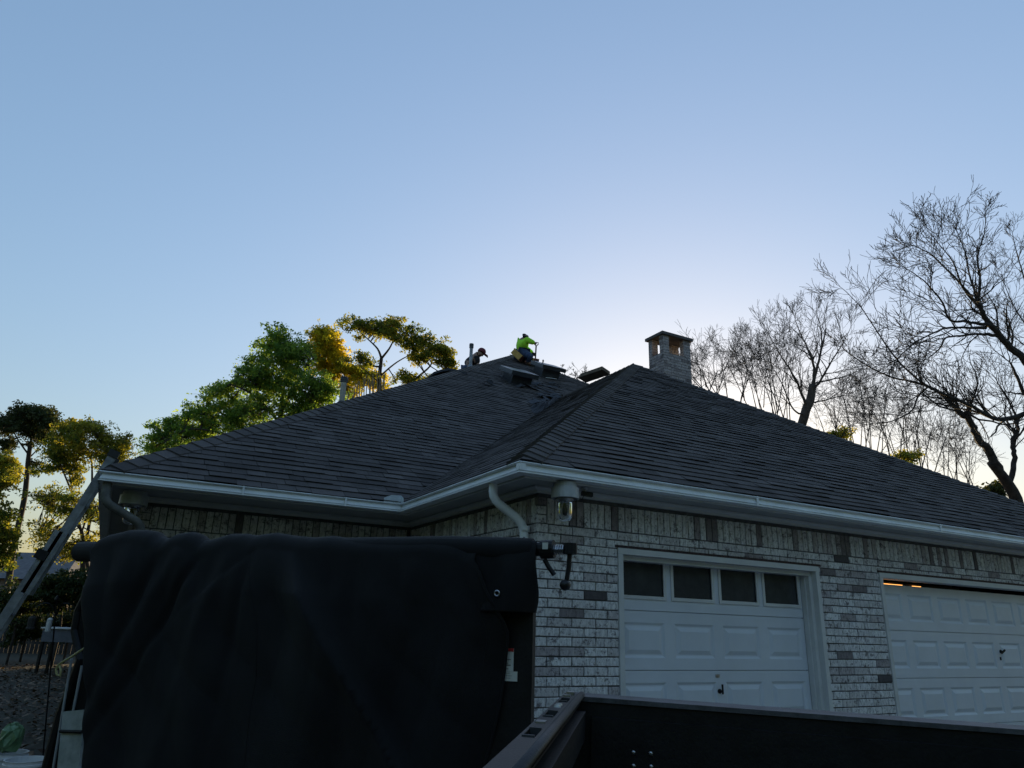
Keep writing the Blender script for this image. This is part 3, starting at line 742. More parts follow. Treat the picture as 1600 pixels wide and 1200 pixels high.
# plywood stack on the garage ridge
t = thing('board_stack', 'brown stack of boards lying across the garage ridge', 'boards', atd(928, 590, project(V(P1[0], P1[1]+1.7, P1[2]))[2]))
D_ = project(V(P1[0], P1[1]+1.7, P1[2]))[2]
a_, b_ = atd(909, 593.5, D_+.2), atd(947, 580.5, D_-.1); ud = unit(b_-a_); wd = unit(np.cross(V(0, 0, 1), ud)); nd = np.cross(ud, wd); L_ = np.linalg.norm(b_-a_)
for k in range(3):
    m = MB(); m.box((a_+b_)/2+nd*(.0+k*.026)+ud*(.02*k), (L_/2-.015*k, .20, .012), (ud, wd, nd)); m.build('board', M_WOOD, t)
# dark folded sheet lying behind the hip
m = MB(); D_ = project(on_main(700, 584))[2]+.5; path = [(655, 600), (662, 594), (670, 585), (678, 579), (690, 575), (702, 573), (712, 575), (721, 578), (730, 580)]
up_ = [atd(x, y+2, D_) for x, y in path]; vs = []
for k, p_ in enumerate(up_): vs += [p_, p_+CFW*.9+V(0, 0, -.25), p_+V(0, 0, -.06)-CFW*.03, p_+CFW*.9+V(0, 0, -.32)]
n4 = len(up_); fs = []
for k in range(n4-1): fs += [(4*k, 4*k+4, 4*k+5, 4*k+1), (4*k+2, 4*k+3, 4*k+7, 4*k+6), (4*k, 4*k+2, 4*k+6, 4*k+4), (4*k+1, 4*k+5, 4*k+7, 4*k+3)]
fs += [(0, 1, 3, 2), (4*n4-4, 4*n4-2, 4*n4-1, 4*n4-3)]
m.add(vs, fs, .2); tag(m.build('folded_underlayment', M_FELT), 'dark curled strip of torn-up roofing folded over the hip by the grey vent pipe', 'roofing strip')

# ------------------------------------------------------------------ people
def skin_mesh(name, joints, edges, mats, sub=2):
    names = list(joints); me = bpy.data.meshes.new(name)
    me.from_pydata([tuple(joints[k][0]) for k in names], [(names.index(a), names.index(b)) for a, b in edges], [])
    o = bpy.data.objects.new(name, me); COL.objects.link(o); md = o.modifiers.new('skin', 'SKIN'); md.use_smooth_shade = True
    for i, k in enumerate(names):
        r = joints[k][1]; r = (r, r) if np.isscalar(r) else r
        me.skin_vertices[0].data[i].radius = r; me.skin_vertices[0].data[i].use_root = (i == 0)
    s_ = o.modifiers.new('sub', 'SUBSURF'); s_.levels = sub; s_.render_levels = sub
    dg = bpy.context.evaluated_depsgraph_get(); dg.update()
    m2 = bpy.data.meshes.new_from_object(o.evaluated_get(dg)); bpy.data.objects.remove(o)
    m2.materials.clear()
    for m_ in mats: m2.materials.append(m_)
    return m2
def put(name, me, parent):
    o = bpy.data.objects.new(name, me); COL.objects.link(o); o.parent = parent; return o
def local(parent_loc): 
    HF = unit(V(CFW[0], CFW[1], 0)); HR = np.cross(HF, V(0, 0, 1))
    return HR, HF
def body_from(px, D, root, extra):
    """px: joint -> (x, y, depth offset, radius); metres relative to root"""
    J = {}
    for k, (x, y, dd, r) in px.items(): J[k] = (atd(x, y, D+dd) - V(*root), r)
    return J

# worker kneeling at the peak
fp = on_main(822, 569); D1 = project(fp)[2]
w1 = thing('person', 'roofer in neon green shirt and blue jeans crouching at the roof peak', 'person', fp)
pxj = {'pelvis': (815.5, 551, .05, .155), 'spine': (815.5, 543, .03, .150), 'chest': (817, 535, .0, .150), 'neck': (819.5, 528.5, -.02, .065), 'headb': (821, 526, -.03, .085), 'head': (821.5, 522.8, -.04, .085),
       'rsh': (824.5, 531.5, -.12, .075), 'relb': (831, 534.5, -.18, .052), 'rwr': (836, 536.3, -.16, .038), 'rhand': (838.5, 537, -.15, .045),
       'lsh': (812.5, 532, .16, .07), 'lelb': (821, 543, .24, .05), 'lwr': (832.5, 552.5, .08, .038), 'lhand': (836.2, 554.6, -.05, .045),
       'rhip': (818, 552.5, -.10, .12), 'rkn': (830, 557, -.30, .085), 'rank': (824, 566.5, -.12, .055), 'rtoe': (829, 568.3, -.24, .045),
       'lhip': (813, 553, .14, .12), 'lkn': (827, 556, .18, .085), 'lank': (817, 563.5, .16, .055), 'ltoe': (821, 566, .06, .045)}
J = body_from(pxj, D1, fp, 0)
E1 = [('pelvis', 'spine'), ('spine', 'chest'), ('chest', 'neck'), ('neck', 'headb'), ('headb', 'head'), ('chest', 'rsh'), ('rsh', 'relb'), ('relb', 'rwr'), ('rwr', 'rhand'),
      ('chest', 'lsh'), ('lsh', 'lelb'), ('lelb', 'lwr'), ('lwr', 'lhand'), ('pelvis', 'rhip'), ('rhip', 'rkn'), ('rkn', 'rank'), ('rank', 'rtoe'), ('pelvis', 'lhip'), ('lhip', 'lkn'), ('lkn', 'lank'), ('lank', 'ltoe')]
put('body', skin_mesh('body', J, E1, [M_SKIN]), w1)
def sub_skin(keys, grow, name, mt, parent, J, E):
    JJ = {}
    for k in keys:
        r = J[k][1]; r = tuple(c+grow for c in r) if not np.isscalar(r) else r+grow
        JJ[k] = (J[k][0], r)
    return put(name, skin_mesh(name, JJ, [e_ for e_ in E if e_[0] in JJ and e_[1] in JJ], [mt]), parent)
sub_skin(['pelvis', 'spine', 'chest', 'rsh', 'relb', 'lsh', 'lelb', 'lwr', 'rwr'], .028, 'shirt', M_SHIRT, w1, {**J, 'pelvis': (J['pelvis'][0]*.6+J['spine'][0]*.4, J['pelvis'][1]), 'neck': J['neck']}, E1)
sub_skin(['pelvis', 'rhip', 'rkn', 'rank', 'lhip', 'lkn', 'lank'], .022, 'jeans', M_JEANS, w1, J, E1)
sub_skin(['rank', 'rtoe'], .030, 'boot', M_BOOT, w1, J, E1); sub_skin(['lank', 'ltoe'], .030, 'boot', M_BOOT, w1, J, E1)
sub_skin(['neck', 'headb', 'head'], .034, 'hood', M_BLACKCLOTH, w1, {**J, 'neck': (J['neck'][0]+V(0, 0, .06), .06)}, E1)
for nm in ('rwr', 'lwr'): sub_skin([nm, nm[0]+'hand'], .014, 'glove', M_BLACKCLOTH, w1, J, E1)
# shovel
sp0, sp1 = atd(837.8, 539.5, D1-.15), atd(836.2, 566, D1-.12)
sh = thing('shovel', 'black shovel with D handle held upright by the crouching roofer', 'shovel', sp1)
m = MB(); m.tube([sp0, sp1], .021, 8); m.build('shaft', M_BLACKMETAL, sh)
m = MB(); hc = atd(838, 538, D1-.15); HR, HF = local(0)
m.tube([hc-V(0, 0, .05), hc+HR*.055+V(0, 0, .0), hc+HR*.06+V(0, 0, .05), hc-HR*.06+V(0, 0, .05), hc-HR*.055, hc-V(0, 0, .05)], .014, 7); m.build('grip', M_BLACKPLASTIC, sh)
m = MB(); m.box(sp1+V(0, 0, -.05), (.10, .012, .12), (HR, HF, V(0, 0, 1))); m.build('blade', M_BLACKMETAL, sh)
# tan foam blocks
def foam(p0, p1, D, w, name, label):
    a, b = atd(*p0, D), atd(*p1, D-.1); ud = unit(b-a); wd = unit(np.cross(ud, CFW)); nd = np.cross(wd, ud); L = np.linalg.norm(b-a)
    t = thing(name, label, 'foam pad', (a+b)/2); m = MB(); m.box((a+b)/2, (L/2, w, .16), (ud, wd, nd)); m.build('foam_core', M_FOAM, t)
    m = MB(); m.box(b+ud*.006, (.006, w*.9, .14), (ud, wd, nd)); m.build('end_face', M_FOAMEND, t)
foam((803.0, 550), (815, 561), D1-.12, .085, 'foam_pad', 'tan block of foam under the crouching roofer at the roof peak')
foam((829, 563), (838, 564), D1-.02, .07, 'foam_pad', 'small tan block between the roofer and the shovel')

# worker bending behind the hip
hp_ = on_main(742, 571.5); D2 = project(hp_)[2]+.45
fp2 = atd(742, 592, D2)
w2 = thing('person', 'man in black shirt and dark red cap bending down behind the roof hip', 'person', fp2)
px2 = {'pelvis': (732, 574, .1, .14), 'spine': (735.5, 566, .05, .135), 'chest': (741, 558.5, .0, .14), 'neck': (747, 554, -.03, .06), 'headb': (750.3, 553.2, -.04, .082), 'head': (752.2, 550.8, -.05, .084), 'face': (754.3, 553.5, -.06, .05),
       'rsh': (744, 560.5, -.15, .075), 'relb': (746, 570, -.2, .052), 'rhand': (749, 578, -.22, .042), 'lsh': (740, 559, .15, .07), 'lelb': (743, 570, .22, .05), 'lhand': (748, 579, .2, .04),
       'rhip': (733, 576, -.1, .11), 'rkn': (741, 584, -.12, .08), 'rank': (735, 596, -.1, .05), 'lhip': (731, 576, .15, .11), 'lkn': (740, 585, .16, .08), 'lank': (733, 597, .15, .05)}
J2 = body_from(px2, D2, fp2, 0)
E2 = [('pelvis', 'spine'), ('spine', 'chest'), ('chest', 'neck'), ('neck', 'headb'), ('headb', 'head'), ('headb', 'face'), ('chest', 'rsh'), ('rsh', 'relb'), ('relb', 'rhand'), ('chest', 'lsh'), ('lsh', 'lelb'), ('lelb', 'lhand'),
      ('pelvis', 'rhip'), ('rhip', 'rkn'), ('rkn', 'rank'), ('pelvis', 'lhip'), ('lhip', 'lkn'), ('lkn', 'lank')]
put('body', skin_mesh('body', J2, E2, [M_SKIN]), w2)
sub_skin(['pelvis', 'spine', 'chest', 'rsh', 'relb', 'lsh', 'lelb'], .034, 'shirt', M_BLACKCLOTH, w2, J2, E2)
sub_skin(['pelvis', 'rhip', 'rkn', 'rank', 'lhip', 'lkn', 'lank'], .022, 'trousers', M_JEANS, w2, J2, E2)
hd_ = J2['head'][0]; m = MB()
capax = unit(V(0, 0, 1)+HR*.35); c_ = V(*fp2)+hd_+capax*.015
m.lathe(c_, [(.108, -.01), (.110, .02), (.098, .06), (.07, .092), (.03, .108)], 16, capax)
br = unit(HR - V(0, 0, .75)); side = np.cross(capax, br); m.box(c_+br*.135+capax*.0, (.07, .075, .008), (br, unit(side), unit(np.cross(br, side))))
m.build('cap', M_REDCAP, w2, smooth=False)

# ------------------------------------------------------------------ extension ladder against the left eave
lt, lb = atY(176, 712, 2.60), atY(2, 985, 2.60)
ld = unit(lb-lt); base = lt + ld*((gz-lt[2])/ld[2])
lad = thing('extension_ladder', 'aluminium extension ladder leaning against the gutter at the end of the long eave', 'ladder', base)
yv = V(0, 1, 0); nv = unit(np.cross(ld, yv)); nv = nv if nv[0] < 0 else -nv     # outward, away from the house
Ltot = np.linalg.norm(base-lt); sp_ = atY(68, 868, 2.6); Lj = np.linalg.norm(sp_-lt)
for (s0, s1, off, nm) in ((0, Lj+.35, 0.0, 'fly_rail'), (Lj-.25, Ltot, .040, 'base_rail')):
    for yy in (0, .40):
        m = MB(); a_, b_ = lt+ld*s0+nv*off+yv*yy, lt+ld*s1+nv*off+yv*yy; mid = (a_+b_)/2; hl = (s1-s0)/2
        hw = .036
        m.box(mid, (hl, .003, hw), (ld, yv, nv)); m.box(mid+nv*hw+yv*(.012 if yy == 0 else -.012), (hl, .014, .003), (ld, yv, nv)); m.box(mid-nv*hw+yv*(.012 if yy == 0 else -.012), (hl, .014, .003), (ld, yv, nv))
        m.build(nm, M_ALU, lad)
    k = s0+.2
    while k < s1-.1:
        m = MB(); c_ = lt+ld*k+nv*off; m.tube([c_, c_+yv*.40], .016, 8); m.build('rung', M_ALU, lad); k += .305
m = MB()
for yy in (0, .4): m.box(lt-ld*.02+yv*yy, (.035, .02, .05), (ld, yv, nv))
m.build('rail_cap', M_BLACKPLASTIC, lad)
m = MB(); m.box(sp_+nv*.02-yv*.008, (.045, .014, .050), (ld, yv, nv)); m.build('rung_lock', M_BLACKMETAL, lad)
m = MB()
for yy in (0, .4): m.box(base+ld*-.03+nv*.040+yv*yy, (.06, .04, .05), (ld, yv, nv))
m.build('foot', M_BLACKPLASTIC, lad)

# ------------------------------------------------------------------ trailer with roller and black tarp
ZR = 1.75
RL, RR = atz(125, 862, ZR), atz(862, 858, ZR); ev = unit(RR-RL); RLEN = np.linalg.norm(RR-RL)
nc = np.cross(ev, V(0, 0, 1)); nc = nc if (CPOS-RL) @ nc > 0 else -nc
def tp(px, py, off=.07):                         # pixel -> (s, z) on the plane `off` in front of the roller
    d_ = ray(px, py); c0 = RL+nc*off; P_ = CPOS + d_*(((c0-CPOS) @ nc)/(d_ @ nc)); return (P_-RL) @ ev, P_[2]
def TP(s, z, off): return RL + ev*s + nc*off + V(0, 0, z-RL[2])
tr = thing('tarp_trailer', 'black trailer with crank roller and warning stickers parked before the garage', 'trailer', (TP(RLEN/2, gz, -.3)))
s_r, _ = tp(831, 1000, .0)
m = MB(); m.box(TP((s_r+.55)/2, .72, -.03), ((s_r-.55)/2, .02, .90), (ev, nc, V(0, 0, 1))); m.build('end_panel', M_BLACKMETAL, tr)
m = MB()
for ss in (.25, s_r-.95): m.box(TP(ss, .70, -.95), (.03, .70, .66), (ev, nc, V(0, 0, 1)))
m.build('side_panel', M_BLACKMETAL, tr)
m = MB(); m.box(TP((s_r-.7)/2, .35, -.95), ((s_r-1.2)/2, .70, .03), (ev, nc, V(0, 0, 1))); m.build('bed_floor', M_BLACKMETAL, tr)
for ss in (.15, s_r-.85):
    m = MB(); m.lathe(TP(ss, gz+.33, -1.2), [(.18, -.10), (.32, -.10), (.33, -.07), (.33, .07), (.32, .10), (.18, .10)], 24, ev); m.build('wheel', M_BLACKPLASTIC, tr)
m = MB(); m.tube([TP(-.03, ZR, 0), TP(RLEN-.05, ZR, 0)], .030, 12); m.build('roller_pipe', M_BLACKMETAL, tr)
m = MB(); s_f, _ = tp(800, 862, 0); s_f2, _ = tp(700, 862, 0); m.tube([TP(-.0, ZR, 0), TP(s_f2, ZR, 0), TP(s_f+.01, ZR-.008, 0), TP(s_f+.10, ZR-.005, 0)], [.055, .062, .060, .052], 16); m.build('tarp_roll', M_TARP, tr, smooth=True)
# crank
def tc(px, py, off=0.0): s_, z_ = tp(px, py, off); return TP(s_, z_, off)
m = MB(); m.tube([tc(846, 859), tc(866, 858)], .040, 14); m.build('clamp', M_BLACKMETAL, tr)
m = MB(); m.box(tc(852, 853, .04), (.012, .004, .014), (ev, nc, V(0, 0, 1))); m.build('clamp_tag', M_PAPER, tr)
crank = MB(); crank.tube([tc(866, 859), tc(884, 859)], .012, 10); 
for q in np.linspace(866, 880, 5): crank.tube([tc(q, 859), tc(q+1.6, 859)], .022, 10)
crank = crank.build('crank_shaft', M_STEEL, tr)
m = MB(); m.tube([tc(891, 849), tc(891, 866)], .030, 10); m.tube([tc(887, 858), tc(895, 858)], .022, 10); m.tube([tc(890, 866), tc(889, 885), tc(884.5, 911)], .0105, 8); m.build('crank_arm', M_BLACKMETAL, tr)
m = MB(); m.lathe(tc(883, 914), [(.006, -.028), (.019, -.026), (.024, 0), (.019, .02), (.006, .026)], 14, nc); m.build('crank_knob', M_BLACKPLASTIC, tr, smooth=True)
m = MB(); m.tube([tc(851, 874), tc(856, 884), tc(866, 898)], .0105, 8); m.build('lever', M_BLACKMETAL, tr)
m = MB(); m.tube([tc(814, 851), tc(815, 843), tc(819, 840), tc(822, 843), tc(823, 848)], .004, 6); m.build('wire_hook', M_BLACKMETAL, tr)
# stickers on the end panel
def sticker(x0, x1, y0, y1, head, rows):
    m = MB(); off = -.0065; a_, b_ = tp(x0, y1, off), tp(x1, y0, off)
    m.box(TP((a_[0]+b_[0])/2, (a_[1]+b_[1])/2, off), ((b_[0]-a_[0])/2, .0015, (b_[1]-a_[1])/2), (ev, nc, V(0, 0, 1))); m.build('sticker', M_PAPER, tr)
    H = b_[1]-a_[1]; W = b_[0]-a_[0]; p_ = MB()
    if head: p_.box(TP((a_[0]+b_[0])/2, b_[1]-H*.07, off+.0025), (W/2, .0008, H*.07), (ev, nc, V(0, 0, 1)), mi=0)
    rr = random.Random(rows)
    for k in range(rows):
        zc = b_[1]-H*(.24+.7*k/rows if head else .2+.75*k/rows); w_ = W*rr.uniform(.25, .42)
        p_.box(TP(a_[0]+W*.06+w_, zc, off+.0025), (w_, .0008, H*.016), (ev, nc, V(0, 0, 1)), mi=1)
    p_.build('sticker_print', [M_RED, M_PRINT], tr)
sticker(772, 803, 1013, 1049, True, 9); sticker(776, 808.5, 1049.5, 1063, False, 3)
sticker(1, 2, 1, 2, False, 0) if False else None

# tarp
def poly1(pts):
    pts = sorted(pts); xs = [p_[0] for p_ in pts]; ys = [p_[1] for p_ in pts]
    return lambda x: float(np.interp(x, xs, ys))
TOP = [tp(x, y, .02) for x, y in ((132, 852), (150, 846), (172, 838), (205, 832), (228, 832), (243, 834), (252, 840), (264, 842), (280, 836), (300, 834), (312, 837), (322, 844), (340, 841), (362, 836), (385, 836), (400, 838), (415, 836), (432, 834.5), (460, 838), (490, 840), (520, 838), (560, 842), (600, 843), (640, 843), (680, 842), (705, 843), (722, 846), (736, 852))]
zm_ = sum(z_ for _, z_ in TOP)/len(TOP); TOP = [(s_, zm_+(z_-zm_)*1.35) for s_, z_ in TOP]
top_z = poly1(TOP)
LEFT = [tp(x, y, .1) for x, y in ((134, 858), (138, 880), (138, 905), (136, 940), (139, 975), (141, 1000), (139, 1040), (137, 1080), (134, 1120), (131, 1165), (128, 1200), (122, 1300))]
RIGHT = [tp(x, y, .1) for x, y in ((734, 852), (742, 880), (755, 920), (772, 955), (784, 980), (785, 995), (780, 1020), (775, 1050), (770, 1090), (762, 1130), (752, 1165), (742, 1200), (720, 1300))]
left_s = poly1([(z_, s_) for s_, z_ in LEFT]); right_s = poly1([(z_, s_) for s_, z_ in RIGHT])
cA, cB = tp(436, 838, .12), tp(620, 1190, .12); cd = unit(V(cB[0]-cA[0], cB[1]-cA[1])); cn = V(-cd[1], cd[0])
def fold(u, s_, z_):
    dn = ZR-z_; k = min(1, dn/.25)
    f = .022*math.sin(2*math.pi*(3.1*u+.35*dn)+.6)*k + .014*math.sin(2*math.pi*(6.7*u-.3*dn)+2)*(.4+.6*math.exp(-dn*1.5))
    f += .016*abs(math.sin(math.pi*(11*u+.9*dn+.4*math.sin(7*u))))*math.exp(-dn*1.8) + .014*abs(math.sin(math.pi*(5.3*u-1.1*dn+.5*math.sin(5*dn)))) + .010*math.sin(2*math.pi*(1.3*u+.8*dn))
    q = (s_-cA[0])*cn[0]+(z_-cA[1])*cn[1]; al = (s_-cA[0])*cd[0]+(z_-cA[1])*cd[1]
    if al > -.05:
        f += .11*(math.exp(-q/.016) if q > 0 else math.exp(q/.22))                    # sharp diagonal crease
    for (x0, zz0, dx, wdt, amp) in CRS:
        c_ = x0+dx*dn; f += amp*math.exp(-((s_-c_)/wdt)**2)*math.exp(-dn/.5)
    f += .16*max(0, (u-.86)/.14)**2*min(1, dn/.4)*-.55
    return f
CRS = [(tp(255, 845)[0], 0, -.35, .035, -.05), (tp(322, 845)[0], 0, -.55, .03, -.05), (tp(285, 840)[0], 0, -.45, .05, .04), (tp(400, 840)[0], 0, -.1, .03, -.03), (tp(365, 840)[0], 0, -.25, .05, .035), (tp(205, 840)[0], 0, .1, .09, .03), (tp(640, 845)[0], 0, .12, .06, .03), (tp(560, 845)[0], 0, .05, .05, -.025)]
m = MB(); NU, NV = 220, 150; vs = []
for j in range(NV+1):
    for i in range(NU+1):
        u = i/NU
        if j < 22:                                            # back drop and roll over the pipe
            a_ = j/22.0; s_ = left_s(1.72)+(right_s(1.72)-left_s(1.72))*u; tz = top_z(s_); rad = .075
            if a_ < .4: off, z_ = -rad, tz-rad-.30*(1-a_/.4)
            else:
                th = math.pi*(1-(a_-.4)/.6); off, z_ = rad*math.cos(th)+.0, tz-rad+rad*math.sin(th)
        else:
            v_ = (j-22)/(NV-22); s0 = left_s(1.72)+(right_s(1.72)-left_s(1.72))*u; tz = top_z(s0)-.075
            z_ = tz-(tz+.06)*v_; s_ = left_s(z_)+(right_s(z_)-left_s(z_))*u
            bl = min(1, v_*9); off = .075 + .02*v_ + fold(u, s_, z_)*bl
        vs.append(TP(s_, z_, off))
w_ = NU+1
fs = [(j*w_+i, j*w_+i+1, (j+1)*w_+i+1, (j+1)*w_+i) for j in range(NV) for i in range(NU)]
m.add(vs, fs)
hem = [V(*vs[j*w_+NU]) + nc*.004 for j in range(24, NV+1, 3)]; hemA = [V(*vs[j*w_+int(NU*.965)]) + nc*.003 for j in range(26, NV+1, 3)]; seam = [V(*vs[j*w_+int(NU*.47)]) + nc*.002 for j in range(24, NV+1, 3)]
tarp = m.build('tarp', M_TARP, smooth=True)
tag(tarp, 'large black tarp draped in folds over the trailer roller', 'tarp')
sol = tarp.modifiers.new('thick', 'SOLIDIFY'); sol.thickness = .004; sol.offset = -1
m = MB(); m.tube(hem, .007, 6); m.tube(hemA, .0025, 5); m.build('hem', M_TARP, tarp)
m = MB(); m.tube(seam, .0045, 6); m.build('seam', M_TARP, tarp)
# shorter flap of tarp hanging from the roller near the crank
m = MB(); vs = []; FR = poly1([(tp(x, y, .055)[1], tp(x, y, .055)[0]) for x, y in ((835, 868), (836.5, 900), (836.5, 925), (834, 940), (829, 955))]); fz1 = tp(800, 956, .055)[1]; fs0 = tp(690, 900, .055)[0]
for j in range(41):
    for i in range(41):
        u, v_ = i/40, j/40; z_ = ZR+.03-(ZR+.03-fz1)*v_; e_ = FR(z_); s_ = fs0+(e_-fs0)*u
        vs.append(TP(s_, z_, .060+.020*math.sin(9*u+2*v_)*v_+.012*math.sin(21*u-3*v_)*v_-.05*max(0, (u-.88)/.12)**2*v_ - .04*(1-v_)**6))
m.add(vs, [(j*41+i, j*41+i+1, (j+1)*41+i+1, (j+1)*41+i) for j in range(40) for i in range(40)])
flap = m.build('tarp', M_TARP, smooth=True); tag(flap, 'shorter tarp flap with a grommet hanging beside the crank end of the roller', 'tarp'); sol = flap.modifiers.new('thick', 'SOLIDIFY'); sol.thickness = .004; sol.offset = -1
m = MB(); gc = tc(776.5, 927, .072); ring = [gc+ev*.011*math.cos(t_)+V(0, 0, .011)*math.sin(t_) for t_ in np.linspace(0, 2*math.pi, 17)]; m.tube(ring, .0035, 6, caps=False)
m.build('grommet', M_STEEL, flap)

# ------------------------------------------------------------------ truck bed in the foreground
ZB = 1.20
BC = atz(905, 1084, ZB); av = unit(atz(805, 1200, ZB)-BC); av[2] = 0; av = unit(av)
nv2 = V(-av[1], av[0], 0); nv2 = nv2 if nv2 @ CR > 0 else -nv2
rb_ = ray(1600, 1136); k_ = None
A_ = np.array([[rb_[0], -nv2[0]], [rb_[1], -nv2[1]]]); kt = np.linalg.solve(A_, (BC-CPOS)[:2]); zend = CPOS[2]+kt[0]*rb_[2]; tilt = (zend-ZB)/kt[1]
nt = unit(nv2+V(0, 0, tilt)); upv = unit(np.cross(nt, -av) if np.cross(nt, -av)[2] > 0 else np.cross(-av, nt))
def BP(a_, b_, z_): return BC+av*a_+nt*b_+upv*z_
tb = thing('truck_bed', 'open black truck bed with worn side rail in the foreground', 'truck bed', BP(.9, .85, -ZB+gz))
bw = 1.75; bl = 1.75
def bbox(m, a0, a1, b0, b1, z0, z1): m.box(BP((a0+a1)/2, (b0+b1)/2, (z0+z1)/2), ((a1-a0)/2, (b1-b0)/2, (z1-z0)/2), (av, nt, upv))
m = MB(); bbox(m, .06, bl, -.048, -.015, -.55, -.036); bbox(m, .06, bl, -.015, .03, -.14, -.05); m.build('bed_side', M_BLACKMETAL, tb)
m = MB(); bbox(m, .06, bl, bw-.02, bw+.06, -.55, -.036); m.build('bed_side', M_BLACKMETAL, tb)
m = MB(); bbox(m, -.05, .02, -.02, bw, -.52, -.022); bbox(m, .02, .045, .05, bw-.05, -.42, -.07); m.build('end_gate', M_BLACKMETAL, tb)
m = MB(); bbox(m, -.13, .028, -.02, bw, -.022, -.006); m.build('gate_cap', mat('grey_gate_cap', (.085, .085, .095), .45, var=.3, scale=14, bump=.2, bscale=90), tb)  # plain grey cap, paler than the black gate
m = MB(); bbox(m, .045, bl, .03, bw-.03, -.56, -.53)
for k in range(12): bbox(m, .05, bl, .07+k*.14, .13+k*.14, -.53, -.515)
m.build('bed_floor', M_BLACKMETAL, tb)
# rail cap with stake pockets
cap = MB(); pk = [(.22, .34), (.62, .76), (1.0, 1.14)]; a0 = .0
for (p_, q_) in pk+[(bl, bl)]:
    bbox(cap, a0, p_, -.052, .005, -.036, 0); a0 = q_
for (p_, q_) in pk: bbox(cap, p_, q_, -.052, -.044, -.036, 0); bbox(cap, p_, q_, -.014, .005, -.036, 0)
cap.build('rail_cap', M_BLACKPLASTIC, tb)
m = MB(); m.tube([BP(.0, .008, -.004), BP(bl, .008, -.004)], .013, 10); m.build('rail_edge', M_BLACKPLASTIC, tb, smooth=True)
for (p_, q_) in pk:
    for (a_, b_) in ((p_+.002, p_+.012), (q_-.012, q_-.002)): m = MB(); bbox(m, a_, b_, -.043, -.015, -.03, .004); m.build('pocket_liner', M_VENT, tb)
for bb_ in ((.03, .08, -.04, -.012, -.002, .010), (.12, .15, -.045, -.02, -.001, .005), (.86, .90, -.045, -.02, -.001, .004)): m = MB(); bbox(m, *bb_); m.build('rail_bracket', M_STEEL, tb)
for aa_ in (.45, .50): m = MB(); m.lathe(BP(aa_, -.03, 0), [(.012, 0), (.010, .006)], 8, upv); m.build('rail_bolt', M_STEEL, tb)
for (x, y) in ((990, 1176), (1017, 1177.5), (990, 1197), (1017.5, 1198)):
    d_ = ray(x, y); c0 = BP(.046, 0, 0); P_ = CPOS+d_*(((c0-CPOS) @ av)/(d_ @ av)); m = MB(); m.lathe(P_, [(.008, 0), (.007, .004), (.003, .006)], 10, av); m.build('bolt', M_STEEL, tb)
for (aa, bb) in ((1.2, -.03), (1.2, bw+.02)):
    m = MB(); c_ = BP(aa, bb, 0); c_[2] = gz+.38; m.lathe(c_, [(.2, -.1), (.37, -.11), (.38, -.08), (.38, .08), (.37, .11), (.2, .1)], 24, nv2); m.build('wheel', M_BLACKPLASTIC, tb)
    m = MB(); m.lathe(c_, [(.05, -.112), (.2, -.09), (.2, .09), (.05, .112)], 20, nv2); m.build('rim', M_STEEL, tb)

# ------------------------------------------------------------------ garden things at the left
def hook_stand():
    D = 8.6; b = atd(87, 1090, D); b[2] = gz; t = thing('shepherd_hook', 'black double shepherd hook garden stand with scrolled arms', 'garden hook', b)
    top = atd(88.5, 938, D); m = MB(); m.tube([b, top], .009, 6); m.lathe(top, [(.008, -.01), (.028, .01), (.02, .035), (.006, .06)], 8); m.build('pole', M_BLACKMETAL, t)
    for pts in (((88, 962), (84, 950), (77, 943), (68, 942), (60, 947), (56, 955), (54, 962)), ((88, 962), (92, 950), (99, 943), (108, 943), (116, 948), (120, 957), (117, 963))):
        m = MB(); m.tube([atd(x, y, D) for x, y in pts], .007, 6); m.build('arm', M_BLACKMETAL, t)
    c = atd(52, 962, D); l = thing('lantern', 'small dark lantern hanging from the shepherd hook', 'lantern', c)
    m = MB(); m.lathe(c, [(.02, .0), (.045, -.03), (.04, -.13), (.05, -.14), (.05, -.155)], 8); m.build('lantern_body', M_FENCE, l); m = MB(); m.tube([c+V(0, 0, .0), c+V(0, 0, .05)], .004, 5); m.build('hanger', M_BLACKMETAL, l)
    c = atd(78.5, 968, D-.1); l = thing('bird_feeder', 'white tube bird feeder at the shepherd hook pole', 'bird feeder', c)
    m = MB(); m.lathe(c, [(.015, .02), (.03, .0), (.03, -.13), (.026, -.14)], 12); m.build('feeder_tube', M_WHITEPLASTIC, l); m = MB(); m.tube([c, atd(86, 962, D)], .004, 5); m.build('hanger', M_BLACKMETAL, l)
hook_stand()
D = 19.0; a_, b_ = atd(62, 992, D), atd(137, 992, D); ud = unit((b_-a_)*V(1, 1, 0)); wd = V(-ud[1], ud[0], 0); L_ = np.linalg.norm((b_-a_)*V(1, 1, 0)); zt = atd(100, 981, D)[2]; mid = (a_+b_)/2
t = thing('potting_table', 'grey garden table with a pale top behind the shepherd hook', 'table', (mid[0], mid[1], gz)); mid = mid+wd*.3
m = MB(); m.box((mid[0], mid[1], zt-.015), (L_/2, .32, .018), (ud, wd, V(0, 0, 1))); m.build('table_top', M_WHITEPLASTIC, t)
m = MB(); m.box((mid[0], mid[1], zt-.20), (L_/2-.04, .27, .165), (ud, wd, V(0, 0, 1))); m.build('drawer_box', mat('grey_resin', (.10, .11, .14), .6), t)
for sx in (-1, 1):
    for sy in (-1, 1):
        m = MB(); c_ = mid+ud*sx*(L_/2-.08)+wd*sy*.22; m.box((c_[0], c_[1], (zt-.37+gz)/2), (.03, .03, (zt-.37-gz)/2), (ud, wd, V(0, 0, 1))); m.build('leg', M_BLACKMETAL, t)
